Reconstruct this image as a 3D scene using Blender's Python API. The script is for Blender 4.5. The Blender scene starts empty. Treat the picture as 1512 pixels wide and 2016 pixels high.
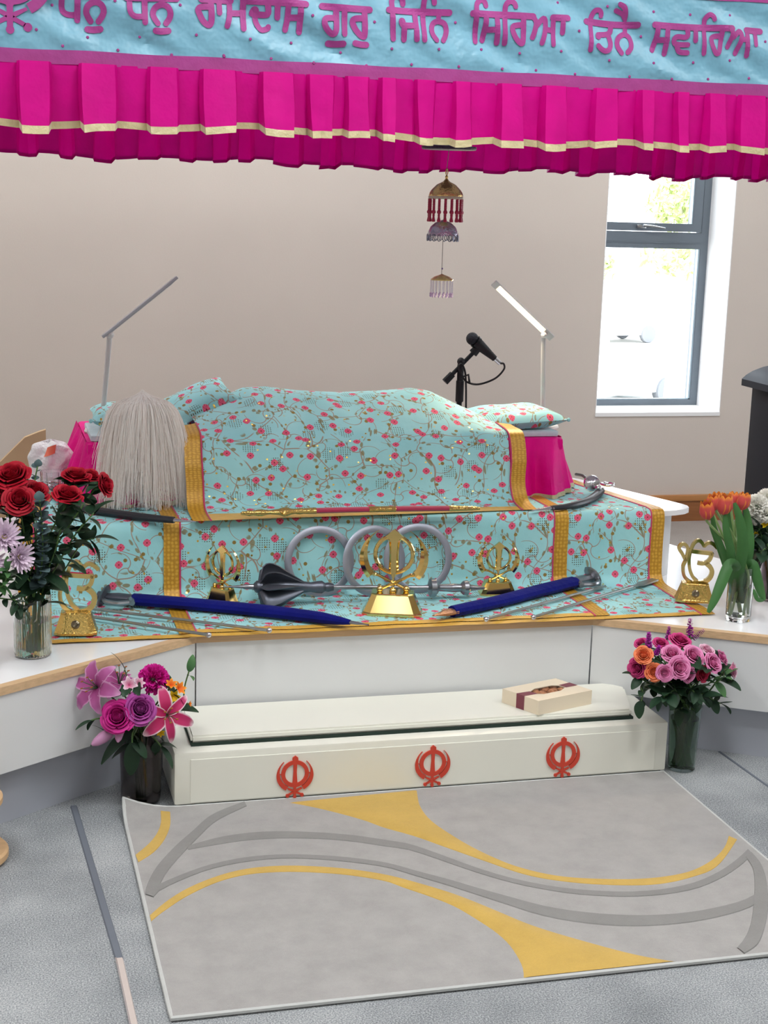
import bpy, bmesh, math, random
from mathutils import Vector, Matrix, Euler

PI = math.pi
SC = bpy.context.scene
COL = SC.collection
R_ = random.Random(11)
V = Vector

# ------------------------------------------------------------------ camera
PITCH, YAW, ROLL, FPX = math.radians(11.665), math.radians(15.088), math.radians(1.744), 2986.0
CAM = V((0, 0, 1.75))
_f = V((math.sin(YAW) * math.cos(PITCH), math.cos(YAW) * math.cos(PITCH), -math.sin(PITCH)))
_r0 = V((math.cos(YAW), -math.sin(YAW), 0))
_u0 = _r0.cross(_f)
_r = math.cos(ROLL) * _r0 + math.sin(ROLL) * _u0
_u = -math.sin(ROLL) * _r0 + math.cos(ROLL) * _u0
cam_data = bpy.data.cameras.new('camera')
cam_data.sensor_fit = 'VERTICAL'
cam_data.sensor_height = 24.0
cam_data.lens = FPX / 2016.0 * 24.0
cam_data.clip_start = 0.05
cam_data.clip_end = 300
cam = bpy.data.objects.new('camera', cam_data)
COL.objects.link(cam)
cam.matrix_world = Matrix(((_r.x, _u.x, -_f.x, CAM.x), (_r.y, _u.y, -_f.y, CAM.y), (_r.z, _u.z, -_f.z, CAM.z), (0, 0, 0, 1)))
SC.camera = cam


def at(px, py, Y=None, z=None):
    """the point in the room seen at a photograph pixel, at a known depth Y or height z"""
    d = _r * ((px - 756) / FPX) + _u * ((1008 - py) / FPX) + _f
    t = (Y - CAM.y) / d.y if Y is not None else (z - CAM.z) / d.z
    return CAM + d * t


# ------------------------------------------------------------------ world, light, exposure
SC.view_settings.view_transform = 'Standard'
SC.view_settings.look = 'None'
SC.view_settings.gamma = 1.0
SC.view_settings.use_curve_mapping = False
SC.view_settings.exposure = 0.0
world = bpy.data.worlds.new('sky')
SC.world = world
world.use_nodes = True
_bg = world.node_tree.nodes['Background']
_bg.inputs[0].default_value = (0.86, 0.93, 1.0, 1)
_bg.inputs[1].default_value = 6.0
PANEL_W = 31.5           # each ceiling panel
PANEL_COL = (0.97, 0.99, 1.0)
sun_data = bpy.data.lights.new('sun', 'SUN')
sun_data.energy = 7.0
sun_data.angle = 0.01
sun = bpy.data.objects.new('sun', sun_data)
COL.objects.link(sun)
sun.rotation_euler = (0, -math.radians(48), 0)     # shines along +X: no window of the hall faces it


def area_light(name, loc, size, power, col, rot=(0, 0, 0), portal=False):
    l = bpy.data.lights.new(name, 'AREA')
    l.shape = 'RECTANGLE'
    l.size, l.size_y = size
    l.energy = power
    l.color = col
    if portal:
        l.cycles.is_portal = True
    o = bpy.data.objects.new(name, l)
    COL.objects.link(o)
    o.location = loc
    o.rotation_euler = rot
    return o


# ------------------------------------------------------------------ materials
def lin(c):
    c /= 255.0
    return c / 12.92 if c <= 0.04045 else ((c + 0.055) / 1.055) ** 2.4


def rgb(r, g, b):
    return (lin(r), lin(g), lin(b), 1)


class NT:
    def __init__(s, name):
        s.m = bpy.data.materials.new(name)
        s.m.use_nodes = True
        s.t = s.m.node_tree
        s.n = s.t.nodes
        s.b = s.n['Principled BSDF']

    def add(s, typ, **kw):
        n = s.n.new('ShaderNode' + typ)
        for k, v in kw.items():
            setattr(n, k, v)
        return n

    def link(s, a, b):
        s.t.links.new(a, b)

    def put(s, sock, v):
        if hasattr(v, 'is_output') or hasattr(v, 'links'):
            s.link(v, sock)
        else:
            sock.default_value = v

    def math(s, op, a, b=0.0, c=0.0):
        n = s.add('Math', operation=op)
        s.put(n.inputs[0], a)
        s.put(n.inputs[1], b)
        s.put(n.inputs[2], c)
        return n.outputs[0]

    def mix(s, f, a, b):
        n = s.add('Mix', data_type='RGBA')
        s.put(n.inputs[0], f)
        s.put(n.inputs[6], a)
        s.put(n.inputs[7], b)
        return n.outputs[2]

    def coord(s, which='Object'):
        return s.add('TexCoord').outputs[which]

    def mapping(s, vec, scale=(1, 1, 1), loc=(0, 0, 0), rot=(0, 0, 0)):
        n = s.add('Mapping')
        s.link(vec, n.inputs[0])
        n.inputs[1].default_value = loc
        n.inputs[2].default_value = rot
        n.inputs[3].default_value = scale
        return n.outputs[0]

    def noise(s, vec, scale, detail=2, rough=0.5, out=0):
        n = s.add('TexNoise')
        s.link(vec, n.inputs['Vector'])
        n.inputs['Scale'].default_value = scale
        n.inputs['Detail'].default_value = detail
        n.inputs['Roughness'].default_value = rough
        return n.outputs[out]

    def voro(s, vec, scale, feature='F1', rnd=1.0):
        n = s.add('TexVoronoi', feature=feature, voronoi_dimensions='2D')
        s.link(vec, n.inputs['Vector'])
        n.inputs['Scale'].default_value = scale
        n.inputs['Randomness'].default_value = rnd
        return n

    def ramp(s, f, stops):
        n = s.add('ValToRGB')
        s.put(n.inputs[0], f)
        el = n.color_ramp.elements
        while len(el) < len(stops):
            el.new(0.5)
        for e, (p, c) in zip(el, stops):
            e.position = p
            e.color = c
        return n.outputs[0]

    def step(s, v, lo, hi):
        """smooth 1 -> 0 from lo to hi"""
        n = s.add('MapRange', interpolation_type='SMOOTHSTEP')
        s.put(n.inputs[0], v)
        n.inputs[1].default_value = lo
        n.inputs[2].default_value = hi
        n.inputs[3].default_value = 1
        n.inputs[4].default_value = 0
        return n.outputs[0]

    def bump(s, h, strength=0.3, dist=0.01):
        n = s.add('Bump')
        n.inputs['Strength'].default_value = strength
        n.inputs['Distance'].default_value = dist
        s.put(n.inputs['Height'], h)
        s.link(n.outputs[0], s.b.inputs['Normal'])


MATS = {}


def mat(name, col, rough=0.5, metal=0.0, noise=0.0, nscale=8.0, bump=0.0, bscale=60.0, spec=0.5, sheen=0.0, trans=0.0,
        emit=None, emit_s=0.0, ior=1.45, sub=0.0, stretch=(1, 1, 1)):
    if name in MATS:
        return MATS[name]
    t = NT(name)
    b = t.b
    b.inputs['Roughness'].default_value = rough
    b.inputs['Metallic'].default_value = metal
    b.inputs['Specular IOR Level'].default_value = spec
    b.inputs['Sheen Weight'].default_value = sheen
    b.inputs['Transmission Weight'].default_value = trans
    b.inputs['IOR'].default_value = ior
    co = t.mapping(t.coord('Object'), scale=stretch)
    if noise > 0:
        f = t.noise(co, nscale, 3)
        d = tuple(max(0.0, c * (1 - noise)) for c in col[:3]) + (1,)
        l = tuple(min(1.0, c * (1 + noise)) for c in col[:3]) + (1,)
        t.link(t.ramp(f, [(0.3, d), (0.7, l)]), b.inputs['Base Color'])
    else:
        b.inputs['Base Color'].default_value = col
    if bump > 0:
        t.bump(t.noise(co, bscale, 3), bump, 0.004)
    if emit:
        b.inputs['Emission Color'].default_value = emit
        b.inputs['Emission Strength'].default_value = emit_s
    MATS[name] = t.m
    return t.m


def cloth_mat(name, col, rough=0.75, var=0.12, transl=0.0, wrinkle=0.35, wscale=9.0, sheen=0.2):
    if name in MATS:
        return MATS[name]
    t = NT(name)
    co = t.coord('Object')
    f = t.noise(co, 14, 3)
    d = tuple(c * (1 - var) for c in col[:3]) + (1,)
    l = tuple(min(1, c * (1 + var)) for c in col[:3]) + (1,)
    c = t.ramp(f, [(0.3, d), (0.7, l)])
    t.link(c, t.b.inputs['Base Color'])
    t.b.inputs['Roughness'].default_value = rough
    t.b.inputs['Sheen Weight'].default_value = sheen
    t.bump(t.noise(co, wscale, 4, 0.55), wrinkle, 0.03)
    if transl > 0:
        tr = t.add('BsdfTranslucent')
        t.link(c, tr.inputs[0])
        mx = t.add('MixShader')
        mx.inputs[0].default_value = transl
        t.link(t.b.outputs[0], mx.inputs[1])
        t.link(tr.outputs[0], mx.inputs[2])
        t.link(mx.outputs[0], t.n['Material Output'].inputs[0])
    MATS[name] = t.m
    return t.m


def floral_mat():
    t = NT('floral_cloth')
    uv = t.coord('UV')
    # slightly warped coordinates so that vines curl
    nz = t.add('TexNoise')
    t.link(uv, nz.inputs['Vector'])
    nz.inputs['Scale'].default_value = 6
    nz.inputs['Detail'].default_value = 0
    sub = t.add('VectorMath', operation='SUBTRACT')
    t.link(nz.outputs['Color'], sub.inputs[0])
    sub.inputs[1].default_value = (0.5, 0.5, 0.5)
    scl = t.add('VectorMath', operation='SCALE')
    t.link(sub.outputs[0], scl.inputs[0])
    scl.inputs['Scale'].default_value = 0.13
    addv = t.add('VectorMath', operation='ADD')
    t.link(uv, addv.inputs[0])
    t.link(scl.outputs[0], addv.inputs[1])
    w = addv.outputs[0]
    base = t.ramp(t.noise(uv, 5, 2), [(0.3, rgb(146, 204, 209)), (0.7, rgb(164, 217, 220))])
    SCL = 15.5
    # vines: cell borders of the warped cells, broken up
    ed = t.voro(w, 8.6, 'DISTANCE_TO_EDGE').outputs['Distance']
    brk = t.step(t.noise(uv, 11, 1), 0.56, 0.62)
    vine = t.math('MULTIPLY', t.step(ed, 0.009, 0.020), brk)
    # curling side branches: spiral arms about scattered points
    vs_ = t.voro(t.mapping(uv, loc=(3.7, 1.3, 0)), 7.5, rnd=.8)
    dv = t.add('VectorMath', operation='SUBTRACT')
    t.link(t.mapping(uv, loc=(3.7, 1.3, 0)), dv.inputs[0])
    t.link(vs_.outputs['Position'], dv.inputs[1])
    dx = t.add('SeparateXYZ')
    t.link(dv.outputs[0], dx.inputs[0])
    r_ = t.math('SQRT', t.math('ADD', t.math('POWER', dx.outputs[0], 2.0), t.math('POWER', dx.outputs[1], 2.0)))
    a_ = t.math('ARCTAN2', dx.outputs[1], dx.outputs[0])
    cs = t.add('SeparateColor')
    t.link(vs_.outputs['Color'], cs.inputs[0])
    ph_ = t.math('ADD', t.math('MULTIPLY', a_, 1.5), t.math('ADD', t.math('MULTIPLY', r_, 34.0), t.math('MULTIPLY', cs.outputs[0], 6.28)))
    arm = t.math('MULTIPLY', t.math('ABSOLUTE', t.math('SINE', ph_)), t.math('MULTIPLY', r_, 0.55))
    vine2 = t.math('MULTIPLY', t.step(arm, 0.0009, 0.0019), t.step(r_, 0.075, 0.08))
    c = t.mix(t.math('MULTIPLY', t.math('MAXIMUM', vine, vine2), 0.85), base, rgb(160, 122, 100))
    # little leaves along the vines
    lf = t.voro(t.mapping(w, scale=(1, 0.55, 1), rot=(0, 0, 0.6)), 44)
    near = t.step(ed, 0.10, 0.16)
    leaf = t.math('MULTIPLY', t.step(lf.outputs['Distance'], 0.18, 0.25), near)
    c = t.mix(t.math('MULTIPLY', leaf, 0.85), c, rgb(136, 122, 80))
    # olive blossoms
    ob = t.voro(t.mapping(uv, loc=(0.37, 0.81, 0)), 12.0, rnd=0.85).outputs['Distance']
    c = t.mix(t.step(ob, 0.065, 0.09), c, rgb(140, 118, 62))
    # clusters of tiny stitched dots
    dz = t.voro(uv, 125, rnd=0.0).outputs['Distance']
    dm = t.step(t.voro(t.mapping(uv, loc=(0.1, 0.55, 0)), 7.2).outputs['Distance'], 0.17, 0.2)
    c = t.mix(t.math('MULTIPLY', t.step(dz, 0.22, 0.3), dm), c, rgb(88, 98, 84))
    # pink flowers with four petals
    vf = t.voro(uv, SCL * 0.82, rnd=0.85)
    sp = t.add('SeparateXYZ')
    d_ = t.add('VectorMath', operation='SUBTRACT')
    sc_ = t.add('VectorMath', operation='SCALE')
    t.link(uv, sc_.inputs[0])
    sc_.inputs['Scale'].default_value = 1.0
    t.link(sc_.outputs[0], d_.inputs[0])
    t.link(vf.outputs['Position'], d_.inputs[1])
    t.link(d_.outputs[0], sp.inputs[0])
    ang = t.math('ARCTAN2', sp.outputs[1], sp.outputs[0])
    c4 = t.math('COSINE', t.math('MULTIPLY', ang, 4.0))
    rad = t.math('SQRT', t.math('ADD', t.math('POWER', sp.outputs[0], 2.0), t.math('POWER', sp.outputs[1], 2.0)))
    edge = t.math('SUBTRACT', rad, t.math('MULTIPLY', c4, 0.0005))
    fl = t.step(edge, 0.0118, 0.0134)
    vein = t.step(t.math('ABSOLUTE', t.math('SINE', t.math('MULTIPLY', ang, 4.0))), 0.25, 0.5)
    pinkc = t.mix(t.math('MULTIPLY', vein, 0.75), rgb(226, 96, 128), rgb(178, 36, 66))
    pinkc = t.mix(t.step(rad, 0.002, 0.0032), pinkc, rgb(120, 40, 45))
    c = t.mix(fl, c, pinkc)
    # gold sequins
    gq = t.voro(t.mapping(uv, loc=(0.91, 0.13, 0)), 17, rnd=1.0)
    gm = t.math('MULTIPLY', t.step(gq.outputs['Distance'], 0.05, 0.075), t.step(t.noise(uv, 6, 1), 0.5, 0.55))
    c = t.mix(gm, c, rgb(225, 190, 90))
    t.link(c, t.b.inputs['Base Color'])
    t.link(t.math('MULTIPLY', gm, 0.9), t.b.inputs['Metallic'])
    t.link(t.math('SUBTRACT', 0.72, t.math('MULTIPLY', gm, 0.5)), t.b.inputs['Roughness'])
    t.b.inputs['Specular IOR Level'].default_value = 0.3
    bh = t.math('ADD', t.math('MULTIPLY', t.noise(uv, 7, 3), 3.0), t.math('MULTIPLY', t.noise(uv, 260, 1), 0.10))
    t.bump(bh, 0.3, 0.012)
    return t.m


def carpet_mat():
    t = NT('grey_carpet')
    co = t.coord('Object')
    a = t.noise(co, 260, 2, 0.7)
    b = t.noise(co, 3, 3)
    m = t.math('ADD', t.math('MULTIPLY', a, 0.7), t.math('MULTIPLY', b, 0.3))
    c = t.ramp(m, [(0.36, rgb(106, 110, 114)), (0.5, rgb(152, 156, 159)), (0.64, rgb(196, 199, 200))])
    sx = t.add('SeparateXYZ')
    t.link(co, sx.inputs[0])
    far = t.step(sx.outputs[1], 6.0, 5.6)
    c = t.mix(t.math('MULTIPLY', far, 0.6), c, rgb(165, 150, 138))
    t.link(c, t.b.inputs['Base Color'])
    t.b.inputs['Roughness'].default_value = 0.95
    t.b.inputs['Specular IOR Level'].default_value = 0.1
    t.bump(a, 0.6, 0.006)
    return t.m


def pile_mat(name, col, var=0.12):
    t = NT(name)
    co = t.coord('Object')
    a = t.noise(co, 420, 2, 0.7)
    b = t.noise(co, 11, 8, 0.72)
    m = t.math('ADD', t.math('MULTIPLY', a, 0.35), t.math('MULTIPLY', b, 0.65))
    d = tuple(c * (1 - 2 * var) for c in col[:3]) + (1,)
    l = tuple(min(1, c * (1 + 2 * var)) for c in col[:3]) + (1,)
    t.link(t.ramp(m, [(0.3, d), (0.7, l)]), t.b.inputs['Base Color'])
    t.b.inputs['Roughness'].default_value = 0.95
    t.b.inputs['Specular IOR Level'].default_value = 0.1
    t.b.inputs['Sheen Weight'].default_value = 0.3
    t.bump(m, 0.5, 0.004)
    return t.m


def band_mat(name, c1, c2, metal=0.35):
    """woven gold ribbon, UV in metres along the ribbon"""
    t = NT(name)
    uv = t.coord('UV')
    v = t.voro(uv, 75, rnd=0.35)
    w = t.add('TexWave', wave_type='BANDS', bands_direction='Y')
    t.link(uv, w.inputs['Vector'])
    w.inputs['Scale'].default_value = 28
    f = t.math('ADD', t.math('MULTIPLY', t.step(v.outputs['Distance'], 0.2, 0.5), 0.55), t.math('MULTIPLY', w.outputs['Fac'], 0.12))
    c = t.mix(f, c1, c2)
    t.link(c, t.b.inputs['Base Color'])
    t.b.inputs['Metallic'].default_value = metal
    t.b.inputs['Roughness'].default_value = 0.45
    t.bump(f, 0.25, 0.002)
    return t.m


def petal_mat(name, inner, outer, edge=None, sub=0.15, rough=0.55):
    """UV.y runs from the petal's base to its tip, UV.x across (0..1)"""
    t = NT(name)
    uv = t.coord('UV')
    s = t.add('SeparateXYZ')
    t.link(uv, s.inputs[0])
    c = t.mix(s.outputs[1], inner, outer)
    if edge:
        e = t.math('ABSOLUTE', t.math('SUBTRACT', s.outputs[0], 0.5))
        k = t.math('MAXIMUM', t.math('MULTIPLY', e, 2.0), t.math('MULTIPLY', s.outputs[1], 0.96))
        c = t.mix(t.step(k, 0.95, 0.72), c, edge) if False else t.mix(t.math('SUBTRACT', 1.0, t.step(k, 0.70, 0.95)), c, edge)
    n = t.noise(t.coord('Object'), 60, 2)
    c = t.mix(t.math('MULTIPLY', n, 0.18), c, tuple(x * 0.5 for x in inner[:3]) + (1,))
    t.link(c, t.b.inputs['Base Color'])
    t.b.inputs['Roughness'].default_value = rough
    t.b.inputs['Specular IOR Level'].default_value = 0.25
    tr = t.add('BsdfTranslucent')
    t.link(c, tr.inputs[0])
    mx = t.add('MixShader')
    mx.inputs[0].default_value = sub
    t.link(t.b.outputs[0], mx.inputs[1])
    t.link(tr.outputs[0], mx.inputs[2])
    t.link(mx.outputs[0], t.n['Material Output'].inputs[0])
    return t.m


# ------------------------------------------------------------------ mesh helpers
class MB:
    def __init__(s):
        s.v, s.f, s.uv = [], [], {}

    def add(s, vs, fs, uvs=None):
        o = len(s.v)
        s.v.extend(V(p) for p in vs)
        s.f.extend(tuple(i + o for i in f) for f in fs)
        if uvs:
            for i, u in enumerate(uvs):
                s.uv[o + i] = u
        return s

    def box(s, a, b, M=None):
        (x0, y0, z0), (x1, y1, z1) = a, b
        vs = [V(p) for p in ((x0, y0, z0), (x1, y0, z0), (x1, y1, z0), (x0, y1, z0), (x0, y0, z1), (x1, y0, z1), (x1, y1, z1), (x0, y1, z1))]
        if M:
            vs = [M @ p for p in vs]
        return s.add(vs, [(0, 3, 2, 1), (4, 5, 6, 7), (0, 1, 5, 4), (1, 2, 6, 5), (2, 3, 7, 6), (3, 0, 4, 7)])

    def bbox(s, a, b, r=0.004, M=None):
        """box with chamfered edges"""
        (x0, y0, z0), (x1, y1, z1) = a, b
        bm = bmesh.new()
        vs = [bm.verts.new(p) for p in ((x0, y0, z0), (x1, y0, z0), (x1, y1, z0), (x0, y1, z0), (x0, y0, z1), (x1, y0, z1), (x1, y1, z1), (x0, y1, z1))]
        for f in ((0, 3, 2, 1), (4, 5, 6, 7), (0, 1, 5, 4), (1, 2, 6, 5), (2, 3, 7, 6), (3, 0, 4, 7)):
            bm.faces.new([vs[i] for i in f])
        bmesh.ops.bevel(bm, geom=list(bm.edges), offset=r, segments=2, affect='EDGES', profile=0.6)
        bm.verts.index_update()
        out = [(M @ v.co) if M else v.co.copy() for v in bm.verts]
        s.add(out, [tuple(v.index for v in f.verts) for f in bm.faces])
        bm.free()
        return s

    def prism(s, poly, z0, z1, M=None):
        n = len(poly)
        vs = [V((x, y, z0)) for x, y in poly] + [V((x, y, z1)) for x, y in poly]
        if M:
            vs = [M @ p for p in vs]
        fs = [tuple(reversed(range(n))), tuple(range(n, 2 * n))]
        fs += [(i, (i + 1) % n, n + (i + 1) % n, n + i) for i in range(n)]
        return s.add(vs, fs)

    def tube(s, pts, r, seg=8, cap=True, flat=1.0, closed=False):
        pts = [V(p) for p in pts]
        n = len(pts)
        rr = r if isinstance(r, (list, tuple)) else [r] * n
        tan = []
        for i in range(n):
            if closed:
                d = pts[(i + 1) % n] - pts[i - 1]
            else:
                d = pts[min(i + 1, n - 1)] - pts[max(i - 1, 0)]
            tan.append(d.normalized() if d.length > 1e-9 else V((0, 0, 1)))
        ref = V((0, 0, 1)) if abs(tan[0].z) < 0.9 else V((0, 1, 0))
        nrm = (ref - tan[0] * ref.dot(tan[0])).normalized()
        vs, fs, uvs = [], [], []
        for i in range(n):
            nrm = nrm - tan[i] * nrm.dot(tan[i])
            nrm = nrm.normalized() if nrm.length > 1e-6 else tan[i].orthogonal().normalized()
            bi = tan[i].cross(nrm)
            for k in range(seg):
                a = 2 * PI * k / seg
                vs.append(pts[i] + (nrm * math.cos(a) * flat + bi * math.sin(a)) * rr[i])
                uvs.append((k / seg, i / max(1, n - 1)))
        m = n if closed else n - 1
        for i in range(m):
            j = (i + 1) % n
            for k in range(seg):
                q = (k + 1) % seg
                fs.append((i * seg + k, i * seg + q, j * seg + q, j * seg + k))
        if cap and not closed:
            fs.append(tuple(reversed(range(seg))))
            fs.append(tuple((n - 1) * seg + k for k in range(seg)))
        return s.add(vs, fs, uvs)

    def lathe(s, prof, seg=24, M=None, flute=0.0, nfl=0):
        """profile of (radius, z), open or closed by zero radii"""
        vs, fs = [], []
        n = len(prof)
        for i, (r, z) in enumerate(prof):
            for k in range(seg):
                a = 2 * PI * k / seg
                q = r * (1 + flute * math.cos(nfl * a)) if nfl else r
                vs.append(V((q * math.cos(a), q * math.sin(a), z)))
        for i in range(n - 1):
            for k in range(seg):
                q = (k + 1) % seg
                fs.append((i * seg + k, i * seg + q, (i + 1) * seg + q, (i + 1) * seg + k))
        if prof[0][0] > 1e-5:
            fs.append(tuple(reversed(range(seg))))
        if prof[-1][0] > 1e-5:
            fs.append(tuple((n - 1) * seg + k for k in range(seg)))
        if M:
            vs = [M @ p for p in vs]
        return s.add(vs, fs)

    def tubelathe(s, prof, seg=24, M=None, flute=0.0, nfl=0):
        """lathe whose profile closes on itself (a hollow ring or glass wall)"""
        vs, fs = [], []
        n = len(prof)
        for r, z in prof:
            for k in range(seg):
                a = 2 * PI * k / seg
                q = r * (1 + flute * math.cos(nfl * a)) if nfl else r
                vs.append(V((q * math.cos(a), q * math.sin(a), z)))
        for i in range(n):
            j = (i + 1) % n
            for k in range(seg):
                q = (k + 1) % seg
                fs.append((i * seg + k, i * seg + q, j * seg + q, j * seg + k))
        if M:
            vs = [M @ p for p in vs]
        return s.add(vs, fs)

    def ball(s, c, r, seg=10, rings=6, sc=(1, 1, 1), M=None):
        prof = [(max(1e-6, math.sin(PI * i / rings)), -math.cos(PI * i / rings)) for i in range(rings + 1)]
        c = V(c)
        vs, fs = [], []
        for q, z in prof:
            for k in range(seg):
                a = 2 * PI * k / seg
                p = V((q * math.cos(a) * sc[0], q * math.sin(a) * sc[1], z * sc[2])) * r
                vs.append((M @ p if M else p) + c)
        for i in range(rings):
            for k in range(seg):
                q = (k + 1) % seg
                fs.append((i * seg + k, i * seg + q, (i + 1) * seg + q, (i + 1) * seg + k))
        return s.add(vs, fs)

    def grid(s, fn, nu, nv, uvf=None):
        vs, uvs, fs = [], [], []
        for j in range(nv + 1):
            for i in range(nu + 1):
                u, v = i / nu, j / nv
                vs.append(V(fn(u, v)))
                uvs.append(uvf(u, v) if uvf else (u, v))
        for j in range(nv):
            for i in range(nu):
                a = j * (nu + 1) + i
                fs.append((a, a + 1, a + nu + 2, a + nu + 1))
        return s.add(vs, fs, uvs)

    def shell(s, fn, nu, nv, th, uvf=None):
        """grid with thickness th along its normals"""
        eps = 1e-3
        pts, nor, uvs = [], [], []
        for j in range(nv + 1):
            for i in range(nu + 1):
                u, v = i / nu, j / nv
                p = V(fn(u, v))
                du = V(fn(min(1, u + eps), v)) - V(fn(max(0, u - eps), v))
                dv = V(fn(u, min(1, v + eps))) - V(fn(u, max(0, v - eps)))
                n = du.cross(dv)
                n = n.normalized() if n.length > 1e-12 else V((0, 0, 1))
                pts.append(p)
                nor.append(n)
                uvs.append(uvf(u, v) if uvf else (u, v))
        m = len(pts)
        vs = pts + [p - n * th for p, n in zip(pts, nor)]
        fs = []
        W = nu + 1
        for j in range(nv):
            for i in range(nu):
                a = j * W + i
                fs.append((a, a + 1, a + W + 1, a + W))
                fs.append((m + a + W, m + a + W + 1, m + a + 1, m + a))
        for i in range(nu):
            fs.append((i + 1, i, m + i, m + i + 1))
            a = nv * W + i
            fs.append((a, a + 1, m + a + 1, m + a))
        for j in range(nv):
            a = j * W
            fs.append((a, a + W, m + a + W, m + a))
            a = j * W + nu
            fs.append((a + W, a, m + a, m + a + W))
        return s.add(vs, fs, uvs + uvs)

    def mesh(s, name, smooth=True, angle=None):
        me = bpy.data.meshes.new(name)
        me.from_pydata([tuple(p) for p in s.v], [], s.f)
        me.update()
        if s.uv:
            ul = me.uv_layers.new(name='UVMap')
            for l in me.loops:
                ul.data[l.index].uv = s.uv.get(l.vertex_index, (0, 0))
        if smooth:
            me.polygons.foreach_set('use_smooth', [True] * len(me.polygons))
            if angle is not None:
                bm = bmesh.new()
                bm.from_mesh(me)
                for e in bm.edges:
                    if len(e.link_faces) == 2 and e.calc_face_angle(0) > angle:
                        e.smooth = False
                bm.to_mesh(me)
                bm.free()
        return me


def obj(name, mb, m, parent=None, smooth=True, angle=0.6, loc=None, kind=None):
    me = mb.mesh(name, smooth, angle) if isinstance(mb, MB) else mb
    if not me.materials and m is not None:
        me.materials.append(m)
    o = bpy.data.objects.new(name, me)
    COL.objects.link(o)
    if parent is not None:
        o.parent = parent
    if loc is not None:
        o.location = loc
    if kind:
        o['kind'] = kind
    return o


def place(me, name, parent, M):
    o = bpy.data.objects.new(name, me)
    COL.objects.link(o)
    o.parent = parent
    o.matrix_local = M
    return o


def tag(o, label, cat, group=None):
    o['label'] = label
    o['category'] = cat
    if group:
        o['group'] = group
    return o


def thing(name, label, cat, loc=(0, 0, 0), rotz=0.0, group=None):
    o = bpy.data.objects.new(name, None)
    COL.objects.link(o)
    o.empty_display_size = 0.05
    o.location = loc
    o.rotation_euler = (0, 0, rotz)
    return tag(o, label, cat, group)


def struct(name, mb, m, smooth=False, parent=None):
    o = obj(name, mb, m, parent, smooth)
    if parent is None:
        o['kind'] = 'structure'
    return o


def spline(pts, n=8, closed=False):
    """Catmull-Rom through the points"""
    P = [V(p) if len(p) == 3 else V((p[0], p[1], 0)) for p in pts]
    out = []
    N = len(P)
    segs = N if closed else N - 1
    for i in range(segs):
        if closed:
            p0, p1, p2, p3 = P[i - 1], P[i], P[(i + 1) % N], P[(i + 2) % N]
        else:
            p0, p1, p2, p3 = P[max(i - 1, 0)], P[i], P[i + 1], P[min(i + 2, N - 1)]
        for k in range(n):
            t = k / n
            out.append(0.5 * ((2 * p1) + (p2 - p0) * t + (2 * p0 - 5 * p1 + 4 * p2 - p3) * t * t + (3 * p1 - p0 - 3 * p2 + p3) * t ** 3))
    if not closed:
        out.append(P[-1])
    return out


def frame_z(d, up=V((0, 0, 1))):
    """rotation whose z axis is d"""
    z = V(d).normalized()
    x = up.cross(z)
    x = x.normalized() if x.length > 1e-4 else V((1, 0, 0))
    y = z.cross(x)
    return Matrix(((x.x, y.x, z.x, 0), (x.y, y.y, z.y, 0), (x.z, y.z, z.z, 0), (0, 0, 0, 1)))


def ipl(xs, ys, x):
    if x <= xs[0]:
        return ys[0]
    for i in range(len(xs) - 1):
        if x <= xs[i + 1]:
            t = (x - xs[i]) / (xs[i + 1] - xs[i])
            return ys[i] + (ys[i + 1] - ys[i]) * t
    return ys[-1]


def sstep(a, b, x):
    t = max(0.0, min(1.0, (x - a) / (b - a)))
    return t * t * (3 - 2 * t)
# ------------------------------------------------------------------ the room
M_wall = mat('wall_paint', rgb(206, 196, 187), 0.85, noise=0.02, nscale=2, bump=0.08, bscale=120)
M_white = mat('white_paint', rgb(238, 238, 238), 0.6)
M_ceil = mat('ceiling_paint', rgb(240, 238, 232), 0.9)
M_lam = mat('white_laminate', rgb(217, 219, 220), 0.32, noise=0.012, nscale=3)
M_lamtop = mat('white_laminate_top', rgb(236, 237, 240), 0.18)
M_oakedge = mat('oak_edging', rgb(204, 172, 134), 0.5, noise=0.10, nscale=6, stretch=(1.5, 14, 30))
M_oak = mat('oak_wood', rgb(150, 96, 56), 0.4, noise=0.14, nscale=5, stretch=(1.2, 12, 20))
M_oaklight = mat('oak_light', rgb(186, 128, 74), 0.4, noise=0.10, nscale=5, stretch=(1.2, 12, 20))
M_plinth = mat('plinth_laminate', rgb(176, 180, 190), 0.45)
M_carpet = carpet_mat()
M_grey = mat('window_aluminium', rgb(106, 115, 124), 0.45, metal=0.2)
M_glass = mat('clear_glass', (1, 1, 1, 1), 0.0, trans=1.0, ior=1.0)
M_black = mat('black_plastic', rgb(24, 25, 28), 0.5)

YW = 7.759
WX0, WX1, WZ0, WZ1 = 3.286, 4.042, 0.622, 2.35
RX0, RX1, RY0, CZ = -2.6, 6.2, -4.0, 3.4

struct('floor', MB().box((RX0 - .2, RY0 - .2, -0.1), (RX1 + .2, YW + .4, 0)), M_carpet)
w = MB()
w.box((RX0 - .2, YW, 0), (WX0, YW + .4, CZ))
w.box((WX1, YW, 0), (RX1 + .2, YW + .4, CZ))
w.box((WX0, YW, 0), (WX1, YW + .4, WZ0))
w.box((WX0, YW, WZ1), (WX1, YW + .4, CZ))
struct('wall_back', w, M_wall)
struct('wall_left', MB().box((RX0 - .2, RY0, 0), (RX0, YW, CZ)), M_wall)
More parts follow.
